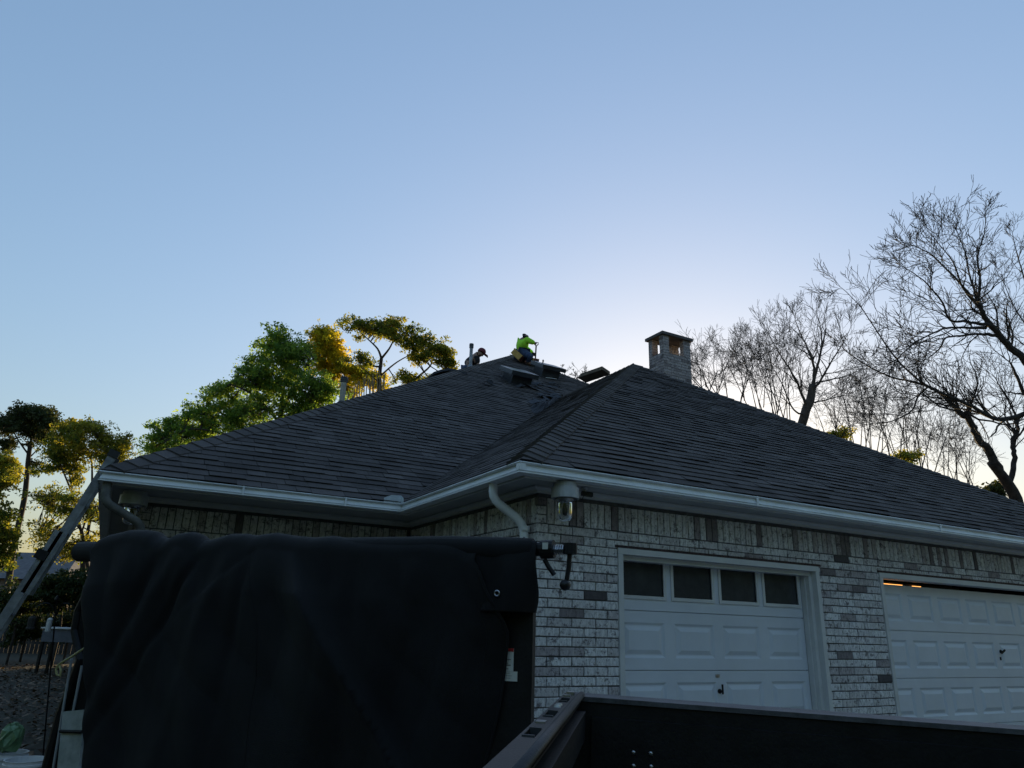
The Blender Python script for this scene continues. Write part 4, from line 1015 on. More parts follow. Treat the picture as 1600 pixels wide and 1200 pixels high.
# pale board with a strap, rods and hose beside the tarp's left edge
def TQ(px, py, off): s_, z_ = tp(px, py, off); return TP(s_, z_, off)
m = MB(); fl_ = [TQ(x, y, -.30) for x, y in ((150, 925), (131, 932), (122, 955), (117, 985), (122, 1010), (112, 1060), (98, 1110), (84, 1160), (74, 1200), (62, 1250), (160, 1250))]; n_ = len(fl_)
m.add(fl_+[p_-nc*.03 for p_ in fl_], [tuple(range(n_-1, -1, -1)), tuple(range(n_, 2*n_))]+[(k, k+n_, (k+1) % n_+n_, (k+1) % n_) for k in range(n_)]); m.build('side_flap', M_TARP, tr)
m = MB(); m.tube([TQ(x, y, -.26) for x, y in ((133, 930), (121, 955), (116, 985), (122, 1012), (126, 1030), (110, 1080), (96, 1115), (74, 1200), (66, 1230))], [.018, .02, .02, .02, .025, .03, .03, .03, .03], 8); m.build('frame_post', M_BLACKMETAL, tr)
q4 = [TQ(x, y, -.12) for x, y in ((98, 1112), (130.5, 1109), (124, 1190), (90, 1192))]
t = thing('white_board', 'pale plastic board crossed by a black strap beside the tarp', 'board', (q4[2][0], q4[2][1], gz))
bot = [q4[2]+(q4[2]-q4[1])*.25, q4[3]+(q4[3]-q4[0])*.25]; F4 = [q4[0], q4[1], bot[0], bot[1]]
m = MB(); m.add(F4+[p_-nc*.02 for p_ in F4], [(0, 1, 2, 3), (7, 6, 5, 4), (0, 4, 5, 1), (1, 5, 6, 2), (2, 6, 7, 3), (3, 7, 4, 0)]); m.build('board_face', mat('pale_board', (.42, .45, .45), .55, var=.3, scale=12, col2=(.20, .24, .22)), t)
m = MB(); m.tube([TQ(94, 1142.5, -.11), TQ(128, 1143.5, -.11)], .009, 6); m.build('strap', M_BLACKMETAL, t)
for (p_, q_, lab) in (((112, 1028), (102, 1088), 'thin grey rod leaning by the tarp, nearer the hose'), ((128, 1040), (119, 1087), 'thin grey rod leaning close against the tarp edge')):
    m = MB(); a_, b_ = TQ(*p_, -.20), TQ(*q_, -.20); b_ = a_+(b_-a_)*((a_[2]-gz)/(a_[2]-b_[2])); m.tube([a_, b_], .007, 7); tag(m.build('metal_rod', mat('grey_rod', (.30, .32, .33), .5)), lab, 'rod')
m = MB(); m.tube([TQ(x, y, -.16) for x, y in ((146, 1004), (130, 1014), (112, 1026), (98, 1034), (91, 1039), (87.5, 1046), (89, 1054), (94, 1056), (95, 1048), (93, 1040))], .006, 7)
tag(m.build('hose', M_HOSE), 'short yellow hose end curling out beside the tarp', 'hose')
def bucket(px, py, D, k, label):
    c = atd(px, py, D); r = k; t = thing('bucket', label, 'bucket', (c[0], c[1], gz), 'white buckets'); h = c[2]-gz
    m = MB(); m.lathe((c[0], c[1], gz), [(r*.82, 0), (r*.97, h*.86), (r*1.04, h*.87), (r*1.04, h*.92), (r*.99, h*.93), (r*1.0, h*.985), (r*1.03, h), (r*.95, h), (r*.8, .02)], 28); m.build('bucket_body', M_WHITEPLASTIC, t)
    m = MB(); m.tube([V(c[0], c[1], gz+h*.9)+CR*r*1.05*math.cos(t_)-CFW*V(1, 1, 0)*r*1.0*math.sin(t_)-V(0, 0, .10)*math.sin(t_) for t_ in np.linspace(0, math.pi, 12)], .004, 5); m.build('bucket_handle', M_STEEL, t)
bucket(12, 1175, 6.7, .17, 'white plastic bucket at the photo edge with a green bag on it'); bucket(42, 1186, 6.3, .17, 'white plastic bucket nearest the draped tarp')
m = MB(); c = atd(17, 1152, 6.7); NB = 18; prof = [(.02, .0), (.075, .01), (.10, .06), (.105, .12), (.085, .19), (.05, .225), (.012, .24)]
m.lathe(c+V(0, 0, -.12), [(r_*(1+.0), h_) for r_, h_ in prof], NB); fr = random.Random(9); m.v = [(x+fr.uniform(-.022, .022), y+fr.uniform(-.022, .022), z+fr.uniform(-.012, .012)) for x, y, z in m.v]
tag(m.build('plastic_bag', M_GREENBAG), 'full green and white plastic bag resting on the bucket', 'bag')
# leaf litter
m = MB(); lr = random.Random(2)
for k in range(6500):
    x, y = lr.uniform(-8.2, -3.3), lr.uniform(3.2, 22); s_ = lr.uniform(.025, .065); an = lr.uniform(0, 6.28); z_ = gz+.01+lr.uniform(0, .05)
    c_ = V(x, y, z_); u_ = V(math.cos(an), math.sin(an), lr.uniform(-.5, .5))*s_; w_ = V(-math.sin(an), math.cos(an), lr.uniform(-.5, .5))*s_*.6
    m.add([c_-u_, c_-w_, c_+u_, c_+w_], [(0, 1, 2, 3)], lr.random()**2)
m.build('leaf_litter', M_LITTER, kind='stuff')

# ------------------------------------------------------------------ fence and neighbour house
t = thing('wooden_fence', 'weathered board fence running behind the garden on the far side', 'fence', atz(60, 990, gz)*V(1, 1, 0)+V(0, 0, gz))
fa, fb = atd(-160, 940, 27), atd(330, 940, 30); fa[2] = fb[2] = gz; fd = unit(fb-fa); FL = np.linalg.norm(fb-fa); fn = V(-fd[1], fd[0], 0); fz = 1.75
bm = MB(); bm.bx(0, .14, -.01, .01, 0, fz); 
fme = [None]*3
for k in range(3):
    b0 = MB(); b0.add([(0, -.01, 0), (.138, -.01, 0), (.138, -.01, fz-.03*k), (.069, -.01, fz+.02-.02*k), (0, -.01, fz-.01*k), (0, .01, 0), (.138, .01, 0), (.138, .01, fz-.03*k), (.069, .01, fz+.02-.02*k), (0, .01, fz-.01*k)],
                      [(0, 1, 2, 3, 4), (9, 8, 7, 6, 5), (1, 6, 7, 2), (4, 9, 5, 0), (2, 7, 8, 3), (3, 8, 9, 4)], k/2); fme[k] = b0.mesh('board', M_FENCE)
x = 0
while x < FL: inst('board', random.choice(fme), t, frame_matrix(fa+fd*x, fd, fn, V(0, 0, 1))); x += .145
m = MB(); m.box((fa+fb)/2+fn*.03+V(0, 0, .4), (FL/2, .02, .045), (fd, fn, V(0, 0, 1))); m.box((fa+fb)/2+fn*.03+V(0, 0, 1.45), (FL/2, .02, .045), (fd, fn, V(0, 0, 1))); m.build('rail', M_FENCE, t)

nb = atd(60, 940, 46); nb[2] = gz; t = thing('neighbour_house', 'low neighbouring house with a grey gable roof behind the trees', 'house', nb)
ud = unit(CR*V(1, 1, 0)); wd = unit(CFW*V(1, 1, 0)); za, zr = atd(60, 906, 46)[2], atd(60, 862, 46)[2]
m = MB(); m.box(nb+V(0, 0, (za-gz)/2)+ud*-3, (6.2, 3.4, (za-gz)/2), (ud, wd, V(0, 0, 1))); m.build('wall', M_NWALL, t)
m = MB(); c0 = nb+ud*-3; pts = [c0+ud*-6.6-wd*3.9, c0+ud*6.6-wd*3.9, c0+ud*6.6+wd*3.9, c0+ud*-6.6+wd*3.9]; pts = [V(p_[0], p_[1], za-.1) for p_ in pts]; r0, r1 = c0+ud*-6.6, c0+ud*5.0; r0[2] = r1[2] = zr
m.add(pts+[r0, r1], [(0, 1, 5, 4), (2, 3, 4, 5), (1, 2, 5), (3, 0, 4), (0, 3, 2, 1)]); m.build('roof', M_NROOF, t)
for k in range(2):
    m = MB(); m.box(c0+ud*(1.5+2.5*k)-wd*3.42+V(0, 0, 1.6), (.5, .02, .6), (ud, wd, V(0, 0, 1))); m.build('window', M_PANE, t)

# ------------------------------------------------------------------ trees
def rv(r): v = V(r.gauss(0, 1), r.gauss(0, 1), r.gauss(0, 1)); return v/(np.linalg.norm(v)+1e-9)
def smooth_path(pts, n=4):
    pts = np.asarray(pts, float); out = []
    k = len(pts)
    for i in range(k-1):
        p0, p1, p2, p3 = pts[max(0, i-1)], pts[i], pts[i+1], pts[min(k-1, i+2)]
        for t_ in np.arange(n)/n: out.append(.5*((2*p1)+(-p0+p2)*t_+(2*p0-5*p1+4*p2-p3)*t_*t_+(-p0+3*p1-3*p2+p3)*t_**3))
    out.append(pts[-1]); return out
def sides(r): return 8 if r > .08 else (6 if r > .03 else (4 if r > .012 else 3))
def grow(m, p, d, L, r, lvl, rng, up=.12, wig=.28, dens=1.0, rmin=.0035):
    n = 6 if lvl > 1 else (5 if lvl == 1 else 4); step = L/n; P = [p]; Rr = [r]; dirs = [d]
    for i in range(n):
        d = unit(d + rv(rng)*wig + V(0, 0, up*.5)); p = p + d*step*rng.uniform(.8, 1.2); P.append(p); dirs.append(d); Rr.append(max(rmin, r*(1-.72*(i+1)/n)))
    m.tube(P, Rr, sides(r), caps=False)
    if lvl <= 0: return
    for i in range(1, n+1):
        nk = 1 if rng.random() < .62*dens else 0
        if i == n: nk = 2
        elif rng.random() < .12*dens: nk += 1
        for _ in range(nk):
            ax = rv(rng); side = ax - dirs[i]*(ax @ dirs[i]); side = unit(side); an = rng.uniform(.45, 1.0) if i < n else rng.uniform(.2, .55)
            nd_ = unit(dirs[i]*math.cos(an)+side*math.sin(an))
            grow(m, P[i], nd_, L*rng.uniform(.5, .85)*(1.05-.3*i/n), max(rmin, Rr[i]*rng.uniform(.55, .8)), lvl-1, rng, up, wig*.8, dens, rmin)
def bare_tree(name, label, D, trunk, limbs, seed, group=None, mt=None, rk=1.0, up=.14, dens=1.0, twl=2, shoot=2.4, rmin=.0035):
    """trunk: [(px, py, r)]; limbs: list of [(px, py, depth offset, r)]"""
    rng = random.Random(seed); mt = mt or M_BARK
    tp_ = [atd(x, y, D) for x, y, r in trunk]; base = V(tp_[0][0], tp_[0][1], gz)
    t = thing(name, label, 'tree', base, group)
    m = MB(); pts = smooth_path([base]+tp_, 4); rr = np.interp(np.linspace(0, 1, len(pts)), np.linspace(0, 1, len(tp_)+1), [trunk[0][2]*1.25]+[r for _, _, r in trunk]); rr = np.minimum(rr, .2); m.tube(pts, rr, 10)
    m.build('trunk', mt, t, smooth=True)
    for lb_ in limbs:
        m = MB(); pts = [atd(x, y, D+dd) for x, y, dd, r in lb_]; sp_ = smooth_path(pts, 5)
        rr = np.interp(np.linspace(0, 1, len(sp_)), np.linspace(0, 1, len(lb_)), [r*rk for *_, r in lb_])
        wob = [p_ + rv(rng)*min(.05, .35*r_) for p_, r_ in zip(sp_, rr)]; wob[0] = sp_[0]
        m.tube(wob, rr, 8, caps=False)
        for i in range(1, len(wob)):
            d0 = unit(wob[i]-wob[i-1]); nk = (1 if rng.random() < .62*dens else 0) if i < len(wob)-1 else 3
            for _ in range(nk):
                if i < len(wob)*.18: continue
                ax = rv(rng)*V(1, 1, 1); side = unit(ax-d0*(ax @ d0)); an = rng.uniform(.5, 1.1) if i < len(wob)-1 else rng.uniform(.1, .5)
                grow(m, wob[i], unit(d0*math.cos(an)+side*math.sin(an)+V(0, 0, .15)), shoot*rng.uniform(.4, 1.0)*min(1, max(.28, (rr[i]/rr[0])**.5)), max(rmin, min(rr[i]*.6, .034)), twl, rng, up, .36, dens, rmin)
        m.build('limb', mt, t, smooth=False)
    return t
# great leaning pecan at the right edge of the picture
D = 22
bare_tree('bare_tree', 'largest leafless tree with thick dark leaning limbs rising behind the garage roof end', D,
  [(1592, 860, .21), (1590, 790, .19), (1572, 752, .16), (1548, 722, .125)],
  [[(1572, 752, 0, .22), (1548, 712, 0, .20), (1527, 680, .1, .17), (1512, 655, .2, .15), (1500, 645, .2, .12), (1488, 632, .3, .10), (1470, 615, .3, .085), (1446, 602, .4, .07), (1420, 595, .4, .055), (1395, 590, .3, .045), (1372, 580, .2, .035), (1340, 562, 0, .028), (1318, 545, -.2, .02)],
   [(1500, 645, .2, .11), (1513, 645, .2, .10), (1518, 636, .1, .03)],
   [(1470, 615, .3, .06), (1440, 597, 0, .05), (1400, 560, -.4, .04), (1372, 520, -.8, .03), (1345, 480, -1, .02), (1318, 452, -1.2, .014)],
   [(1450, 604, .4, .05), (1434, 620, .3, .045), (1426, 640, .1, .04), (1400, 656, -.3, .03), (1372, 662, -.6, .02)],
   [(1578, 760, .5, .14), (1585, 715, .7, .12), (1582, 690, .8, .10), (1590, 670, .9, .09), (1583, 640, 1.0, .05), (1560, 600, 1.0, .03)]],
  31, None, up=.12, shoot=2.2, dens=.8, rk=.62, rmin=.006)
bare_tree('bare_tree', 'leafless tree with one long dark limb sweeping in from beside the picture edge', 20,
  [(1730, 860, .30), (1715, 760, .26), (1680, 660, .22), (1640, 605, .20)],
  [[(1640, 605, 0, .20), (1610, 572, 0, .18), (1575, 538, 0, .155), (1548, 508, 0, .13), (1533, 484, 0, .10), (1528, 470, 0, .07), (1532, 440, .3, .05), (1528, 400, .5, .035), (1538, 365, .7, .022), (1540, 332, .8, .012)],
   [(1548, 508, 0, .10), (1525, 505, -.2, .07), (1505, 502, -.3, .06), (1484, 500, -.4, .05), (1472, 472, -.6, .04), (1450, 445, -.8, .03), (1432, 430, -1, .022), (1408, 415, -1.2, .014)],
   [(1540, 512, 0, .09), (1512, 512, -.3, .055), (1480, 512, -.5, .045), (1455, 522, -.7, .036), (1430, 535, -.9, .03), (1405, 558, -1, .02)],
   [(1560, 525, 0, .10), (1530, 522, .3, .06), (1500, 525, .4, .05), (1478, 528, .5, .04), (1468, 545, .5, .034), (1450, 560, .6, .02)],
   [(1533, 484, 0, .08), (1505, 448, .2, .05), (1480, 422, .4, .04), (1455, 398, .6, .03), (1430, 385, .8, .018)],
   [(1520, 470, 0, .06), (1502, 445, -.4, .04), (1490, 410, -.7, .03), (1470, 385, -.9, .02), (1450, 360, -1, .012)],
   [(1528, 470, 0, .06), (1515, 430, .7, .04), (1508, 395, 1, .03), (1495, 360, 1.2, .014)],
   [(1625, 640, .3, .13), (1560, 655, .4, .10), (1520, 635, .5, .085), (1480, 618, .5, .07), (1466, 612, .5, .05)],
   [(1640, 605, .6, .12), (1606, 620, .8, .10), (1590, 590, .9, .06), (1578, 566, 1, .04)]],
  33, None, up=.12, shoot=1.9, dens=.8, rk=.6, rmin=.006)
bare_tree('bare_tree', 'slender leafless tree at the picture edge above the long limb', 27,
  [(1660, 860, .2), (1655, 700, .17), (1645, 600, .13)],
  [[(1645, 600, 0, .12), (1625, 520, 0, .08), (1605, 450, .3, .05), (1590, 400, .5, .03), (1582, 365, .6, .015)],
   [(1640, 580, 0, .07), (1610, 520, -.5, .05), (1585, 480, -.8, .03), (1568, 440, -1, .015)], [(1630, 540, .5, .06), (1602, 540, .8, .04), (1580, 520, 1, .02)]], 35, None, up=.16, shoot=1.7, dens=.8, rk=.6, rmin=.006)
bare_tree('bare_tree', 'upright leafless tree with a fan of branches behind the middle of the garage roof', 33,
  [(1250, 720, .26), (1257, 650, .22), (1266, 625, .19), (1270, 600, .16)],
  [[(1262, 640, 0, .14), (1250, 608, -.3, .09), (1235, 578, -.6, .06), (1215, 548, -.9, .04), (1200, 520, -1, .02)],
   [(1270, 600, 0, .13), (1272, 575, 0, .10), (1262, 545, .3, .07), (1250, 520, .5, .04), (1242, 498, .6, .02)],
   [(1270, 600, 0, .13), (1278, 570, .2, .10), (1284, 540, .4, .07), (1282, 512, .6, .04), (1276, 488, .8, .02)],
   [(1268, 612, 0, .11), (1285, 590, -.4, .08), (1302, 560, -.7, .05), (1318, 535, -1, .03), (1330, 510, -1.2, .015)],
   [(1270, 600, .2, .08), (1290, 595, .6, .06), (1320, 588, 1, .04), (1340, 580, 1.3, .02)],
   [(1258, 648, 0, .09), (1240, 640, -.4, .06), (1222, 600, -.8, .04), (1205, 570, -1.1, .02)],
   [(1265, 630, .3, .08), (1290, 625, .7, .05), (1318, 618, 1, .03), (1345, 622, 1.3, .015)]], 37, None, M_BARKGREY, up=.17, shoot=2.6, dens=.8, rk=.6, rmin=.007)
tk = random.Random(77)
thin = [(1225, 655, 505, 0), (1215, 645, 520, 1), (1185, 640, 530, 2), (1150, 620, 545, 3), (1120, 610, 555, 4), (1095, 600, 565, 5), (1340, 700, 590, 6), (1365, 715, 570, 7), (1395, 720, 620, 8), (1425, 730, 610, 9), (1455, 740, 640, 10), (1490, 755, 650, 11), (1310, 690, 600, 12), (885, 600, 572, 13), (912, 600, 575, 14), (1520, 770, 660, 15)]
for k, (px, pb, pt_, i) in enumerate(thin):
    Dk = tk.uniform(36, 46); lean = tk.uniform(-22, 10); sc_ = 1.0
    lm = []
    for q in range(5 if i not in (13, 14) else 2):
        s0 = tk.uniform(-.5, .3); x0 = px+lean*s0*.6+tk.uniform(-14, 14); y0 = pb+10-(pb-pt_)*s0*.5; dx = tk.uniform(-60, 45) if q else lean
        if i in (13, 14): dx *= .3
        lm.append([(x0, y0, 0, .07*(1-s0*.5)), (x0+dx*.35, y0-(y0-pt_)*.4, tk.uniform(-.5, .5), .045), (x0+dx*.7, y0-(y0-pt_)*.75, tk.uniform(-1, 1), .025), (x0+dx, pt_+tk.uniform(0, 40), tk.uniform(-1, 1), .01)])
    bare_tree('bare_sapling', 'thin leafless tree in the thicket of bare branches behind the garage roof' if i not in (13, 14) else 'thin bare treetop showing between the roof peak and the boards', Dk, [(px, pb+60, .05), (px+tk.uniform(-6, 6), pb+20, .04)], [[(x_, y_, d_, r_*.5) for x_, y_, d_, r_ in l_] for l_ in lm], 100+i,
              'leafless thicket behind the garage' if i not in (13, 14) else 'bare treetops beyond the peak', M_BARKGREY, up=.12, dens=.62, twl=2, shoot=2.4 if i not in (13, 14) else .8, rmin=.008)

# leafy trees
def leafy_tree(name, label, D, trunk, stems, lobes, seed, mt, group=None, leaf=.10, per=34, clumps=1.0, cl_r=.42, bark=None, flat=.55, tspread=.25, spread=1.0, extra=1):
    """trunk [(px,py,r)], stems [[(px,py,dd,r)...]], lobes [(px,py,rx,ry,dd[,tint])]: crown made of many small leaf clumps on twigs"""
    rng = random.Random(seed); nr = np.random.default_rng(seed); bark = bark or M_BARK
    tp_ = [atd(x, y, D) for x, y, r in trunk]; base = V(tp_[0][0], tp_[0][1], gz)
    t = thing(name, label, 'tree', base, group)
    m = MB(); pts = smooth_path([base]+tp_, 4); rr = np.interp(np.linspace(0, 1, len(pts)), np.linspace(0, 1, len(tp_)+1), [trunk[0][2]*1.2]+[r for *_, r in trunk]); rr = rr*.62; m.tube(pts, rr, 9); skel = [(p_, r_) for p_, r_ in zip(pts, rr)][len(pts)//2:]
    m.build('trunk', bark, t, smooth=True)
    m = MB()
    for st in stems:
        sp_ = smooth_path([atd(x, y, D+dd) for x, y, dd, r in st], 4); rr = .6*np.interp(np.linspace(0, 1, len(sp_)), np.linspace(0, 1, len(st)), [r for *_, r in st]); m.tube(sp_, rr, 7, caps=False); skel += list(zip(sp_, rr))
    V4 = []; TT = []; ragged = []
    for lo in lobes:
        for _ in range(extra):
            a_ = rng.uniform(0, 6.28); k_ = rng.uniform(.35, .65)
            ragged.append((lo[0]+math.cos(a_)*lo[2]*rng.uniform(.8, 1.35)*spread, lo[1]+(math.sin(a_)*1.1+.35)*lo[3]*rng.uniform(.8, 1.5)*spread, lo[2]*k_, lo[3]*k_*1.2, lo[4]+rng.uniform(-.8, .8)) + tuple(lo[5:]))
    for i_, lo in enumerate(lobes):
        near = sorted(lobes, key=lambda q: (q[0]-lo[0])**2+(q[1]-lo[1])**2)[1:3]
        for q in near:
            if (q[0]-lo[0])**2+(q[1]-lo[1])**2 < (2.6*lo[2])**2: ragged.append(((lo[0]+q[0])/2+rng.uniform(-3, 3), (lo[1]+q[1])/2+rng.uniform(-4, 4), lo[2]*.5, lo[3]*.6, (lo[4]+q[4])/2+rng.uniform(-.6, .6)) + tuple(lo[5:]))
    for lo in list(lobes)+ragged:
        px, py, rx, ry, dd = lo[:5]; tb_ = lo[5] if len(lo) > 5 else .45
        c = atd(px, py, D+dd); s_ = (D+dd)/CF; RX, RY = rx*s_*spread, ry*s_*spread
        j = min(range(len(skel)), key=lambda q: np.linalg.norm(skel[q][0]-c)); a_ = skel[j][0]; md_ = (a_+c)/2+V(0, 0, .12*np.linalg.norm(a_-c))*rng.uniform(-.3, 1)
        br_ = smooth_path([a_, md_, c], 4); m.tube(br_, np.linspace(min(skel[j][1]*.7, .07), .02, len(br_)), 5, caps=False)
        nc_ = max(8, int(clumps*RX*RY*125))
        for _ in range(nc_):
            q = rv(rng)*rng.random()**.42*(1.0 if rng.random() < .82 else 1.4); pc = c + CR*q[0]*RX + CU*q[1]*RY + CFW*q[2]*max(RX, RY)*.9
            if rng.random() < .75: m.tube([br_[rng.randrange(3, len(br_))], (c+pc)/2+rv(rng)*.1, pc], [.014, .009, .005], 3, caps=False)
            cr_ = .85*cl_r*rng.uniform(.45, 1.3); k = int(per*rng.uniform(.5, 1.4)*(cr_/cl_r)**2)
            off = nr.normal(0, 1, (k, 3)); off /= np.linalg.norm(off, axis=1)[:, None]; off *= (nr.random((k, 1))**.5)*cr_; off[:, 2] *= flat
            C_ = pc+off; u_ = nr.normal(0, 1, (k, 3)); u_ /= np.linalg.norm(u_, axis=1)[:, None]; w_ = np.cross(u_, nr.normal(0, 1, (k, 3))); w_ /= np.linalg.norm(w_, axis=1)[:, None]
            ls = leaf*nr.uniform(.6, 1.3, (k, 1)); u_ *= ls; w_ *= ls*.5
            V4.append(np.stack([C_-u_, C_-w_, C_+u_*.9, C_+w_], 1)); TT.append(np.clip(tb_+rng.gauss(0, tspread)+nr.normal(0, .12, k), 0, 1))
    m.build('branches', bark, t)
    Q = np.concatenate(V4).reshape(-1, 3) - np.array(rootloc(t)); TT = np.concatenate(TT); nq = len(TT)
    me = bpy.data.meshes.new('crown'); me.vertices.add(nq*4); me.vertices.foreach_set('co', Q.astype(np.float32).ravel()); me.loops.add(nq*4); me.loops.foreach_set('vertex_index', np.arange(nq*4, dtype=np.int32))
    me.polygons.add(nq); me.polygons.foreach_set('loop_start', np.arange(0, nq*4, 4, dtype=np.int32)); me.polygons.foreach_set('loop_total', np.full(nq, 4, np.int32))
    me.update(calc_edges=True); me.materials.append(mt); at = me.attributes.new('tint', 'FLOAT', 'FACE'); at.data.foreach_set('value', TT.astype(np.float32))
    o = bpy.data.objects.new('crown', me); COL.objects.link(o); o.parent = t
    return t
D = 40
leafy_tree('oak_tree', 'broad green oak rising in steps behind the long roof hip', D, [(430, 760, .3), (432, 690, .26), (440, 640, .2)],
  [[(440, 640, 0, .18), (470, 590, 0, .12), (490, 560, 0, .07)], [(436, 660, 0, .14), (400, 620, -.5, .10), (360, 600, -1, .05)], [(432, 690, 0, .12), (360, 680, -.5, .09), (300, 670, -1, .06), (260, 690, -1, .03)], [(440, 640, 0, .12), (445, 580, .5, .09), (430, 540, .7, .05)]],
  [(437, 522, 24, 12, 0), (420, 540, 16, 14, .5), (452, 540, 22, 14, -.5), (405, 566, 24, 13, 0), (440, 566, 30, 16, 0), (470, 560, 22, 18, .5), (360, 604, 30, 12, 0), (390, 592, 26, 14, -.5), (410, 600, 26, 20, 0), (450, 600, 34, 22, 0), (340, 615, 18, 12, .5), (490, 600, 30, 22, -1), (305, 640, 20, 12, 0), (330, 650, 30, 16, 0),
   (370, 640, 30, 18, .6), (410, 640, 40, 22, -.6), (470, 640, 40, 20, 0), (290, 660, 22, 14, .4), (265, 668, 24, 12, 0), (250, 690, 24, 14, 0), (290, 685, 30, 16, -.5), (330, 680, 30, 16, 0), (235, 706, 18, 10, .5), (270, 708, 30, 12, 0), (380, 670, 36, 14, 0), (500, 630, 28, 16, .5), (515, 612, 22, 16, -.4), (445, 548, 14, 12, 0)],
  51, M_LEAF_OAK, per=26, clumps=.75, leaf=.085, cl_r=.40, spread=1.15)
leafy_tree('gold_lit_tree', 'treetop with golden sunlight in its leaf colour between the green oak and the flat-topped tree', 43, [(515, 720, .25), (516, 640, .2), (512, 600, .15)],
  [[(512, 600, 0, .13), (506, 560, 0, .08), (500, 530, 0, .04)], [(514, 590, 0, .1), (525, 555, .2, .06), (530, 530, .3, .03)]],
  [(500, 518, 22, 14, 0, .25), (512, 530, 24, 16, -.5, .55), (495, 540, 18, 14, 0, .5), (522, 545, 18, 18, .4, .8), (528, 560, 14, 14, 0, .8), (510, 555, 18, 14, 0, .6), (500, 575, 26, 14, .6, .3), (530, 580, 26, 14, 0, .4), (548, 575, 18, 8, 0, .5), (570, 580, 18, 10, .4, .6), (560, 596, 22, 12, 0, .5), (590, 600, 22, 12, 0, .6)],
  52, M_LEAF_GOLD, per=34, clumps=.9, leaf=.085, cl_r=.36)
leafy_tree('spreading_tree', 'flat-topped spreading tree with a forked trunk left of the bending worker', 36, [(594, 680, .24), (594, 622, .19), (593, 590, .16), (596, 560, .14)],
  [[(596, 560, 0, .11), (590, 545, 0, .08), (575, 530, -.2, .05), (560, 516, -.3, .025)], [(596, 560, 0, .11), (608, 545, .2, .08), (616, 530, .4, .05), (628, 515, .6, .025)], [(594, 588, 0, .09), (612, 572, .4, .07), (630, 560, .7, .05), (660, 545, 1, .03)],
   [(640, 605, 0, .13), (652, 590, .2, .10), (672, 572, .4, .07), (678, 555, .6, .05), (690, 540, .8, .03)], [(594, 600, -.3, .06), (578, 585, -.5, .045), (560, 570, -.6, .02)]],
  [(552, 506, 16, 8, 0, .35), (572, 508, 22, 9, 0, .3), (595, 506, 22, 11, .4, .35), (612, 512, 20, 13, 0, .35), (620, 500, 12, 8, .3, .9), (600, 522, 18, 8, -.4, .6), (582, 520, 16, 7, .4, .5), (636, 524, 20, 13, .3, .3), (655, 532, 20, 12, 0, .3), (672, 540, 20, 13, .2, .35), (690, 546, 18, 14, 0, .5), (700, 558, 12, 12, 0, .6), (645, 545, 16, 7, .5, .4), (668, 556, 16, 8, -.3, .4), (692, 568, 10, 7, 0, .55), (562, 558, 16, 8, 0, .2), (575, 570, 16, 10, .4, .3), (652, 566, 14, 6, 0, .5), (630, 585, 12, 8, .3, .3), (655, 592, 12, 6, .4, .45), (640, 600, 14, 8, 0, .5), (708, 572, 8, 4, .2, .3)],
  53, M_LEAF_MIX, per=28, clumps=.9, leaf=.075, cl_r=.32, spread=1.1)
# pale reedy stems in front of them
m_ = random.Random(8)
for k in range(22):
    x0 = 536+k*3.1+m_.uniform(-2, 2); yb = 640-(x0-536)*.42; D = 33; mm = MB(); hgt = m_.uniform(18, 44)*(1.0 if x0 > 548 else .6)
    pts = [atd(x0, yb+14, D), atd(x0+m_.uniform(-1, 2), yb-hgt*.5, D), atd(x0+m_.uniform(-1, 5), yb-hgt, D)]; pts[0] = V(pts[0][0], pts[0][1], 2.0) if False else pts[0]
    b = V(pts[0][0], pts[0][1], gz); mm.tube([b]+smooth_path(pts, 4), .022, 4); 
    tag(mm.build('dry_reed', M_TWIG), 'tall thin pale dry reed behind the roof hip right of the beige pipe', 'reed', 'pale dry reeds behind the hip')
D = 38
leafy_tree('pine_tree', 'tall dark pine with a bare trunk and rounded top beside the olive tree', D, [(12, 915, .27), (22, 850, .25), (38, 780, .22), (44, 720, .19), (48, 690, .15)],
  [[(46, 712, 0, .09), (30, 690, 0, .06), (18, 668, 0, .03)], [(48, 690, 0, .1), (52, 660, 0, .06), (55, 645, 0, .03)], [(46, 715, 0, .07), (56, 705, .3, .05), (68, 690, .5, .03)], [(40, 745, 0, .06), (20, 725, -.3, .04), (0, 712, -.5, .03)]],
  [(44, 642, 18, 8, 0), (62, 645, 18, 8, 0), (28, 648, 16, 8, .5), (78, 652, 14, 8, 0), (12, 655, 16, 8, 0), (50, 658, 24, 10, .5), (86, 662, 12, 9, 0), (25, 665, 20, 9, -.4), (70, 668, 20, 10, 0), (5, 670, 14, 9, .3), (45, 676, 20, 8, 0), (55, 685, 14, 7, .4), (10, 690, 12, 6, 0), (60, 725, 10, 6, .3, .3), (14, 700, 10, 5, .3)],
  54, M_LEAF_PINE, per=44, clumps=.9, leaf=.07, cl_r=.32, flat=.6, spread=1.25)
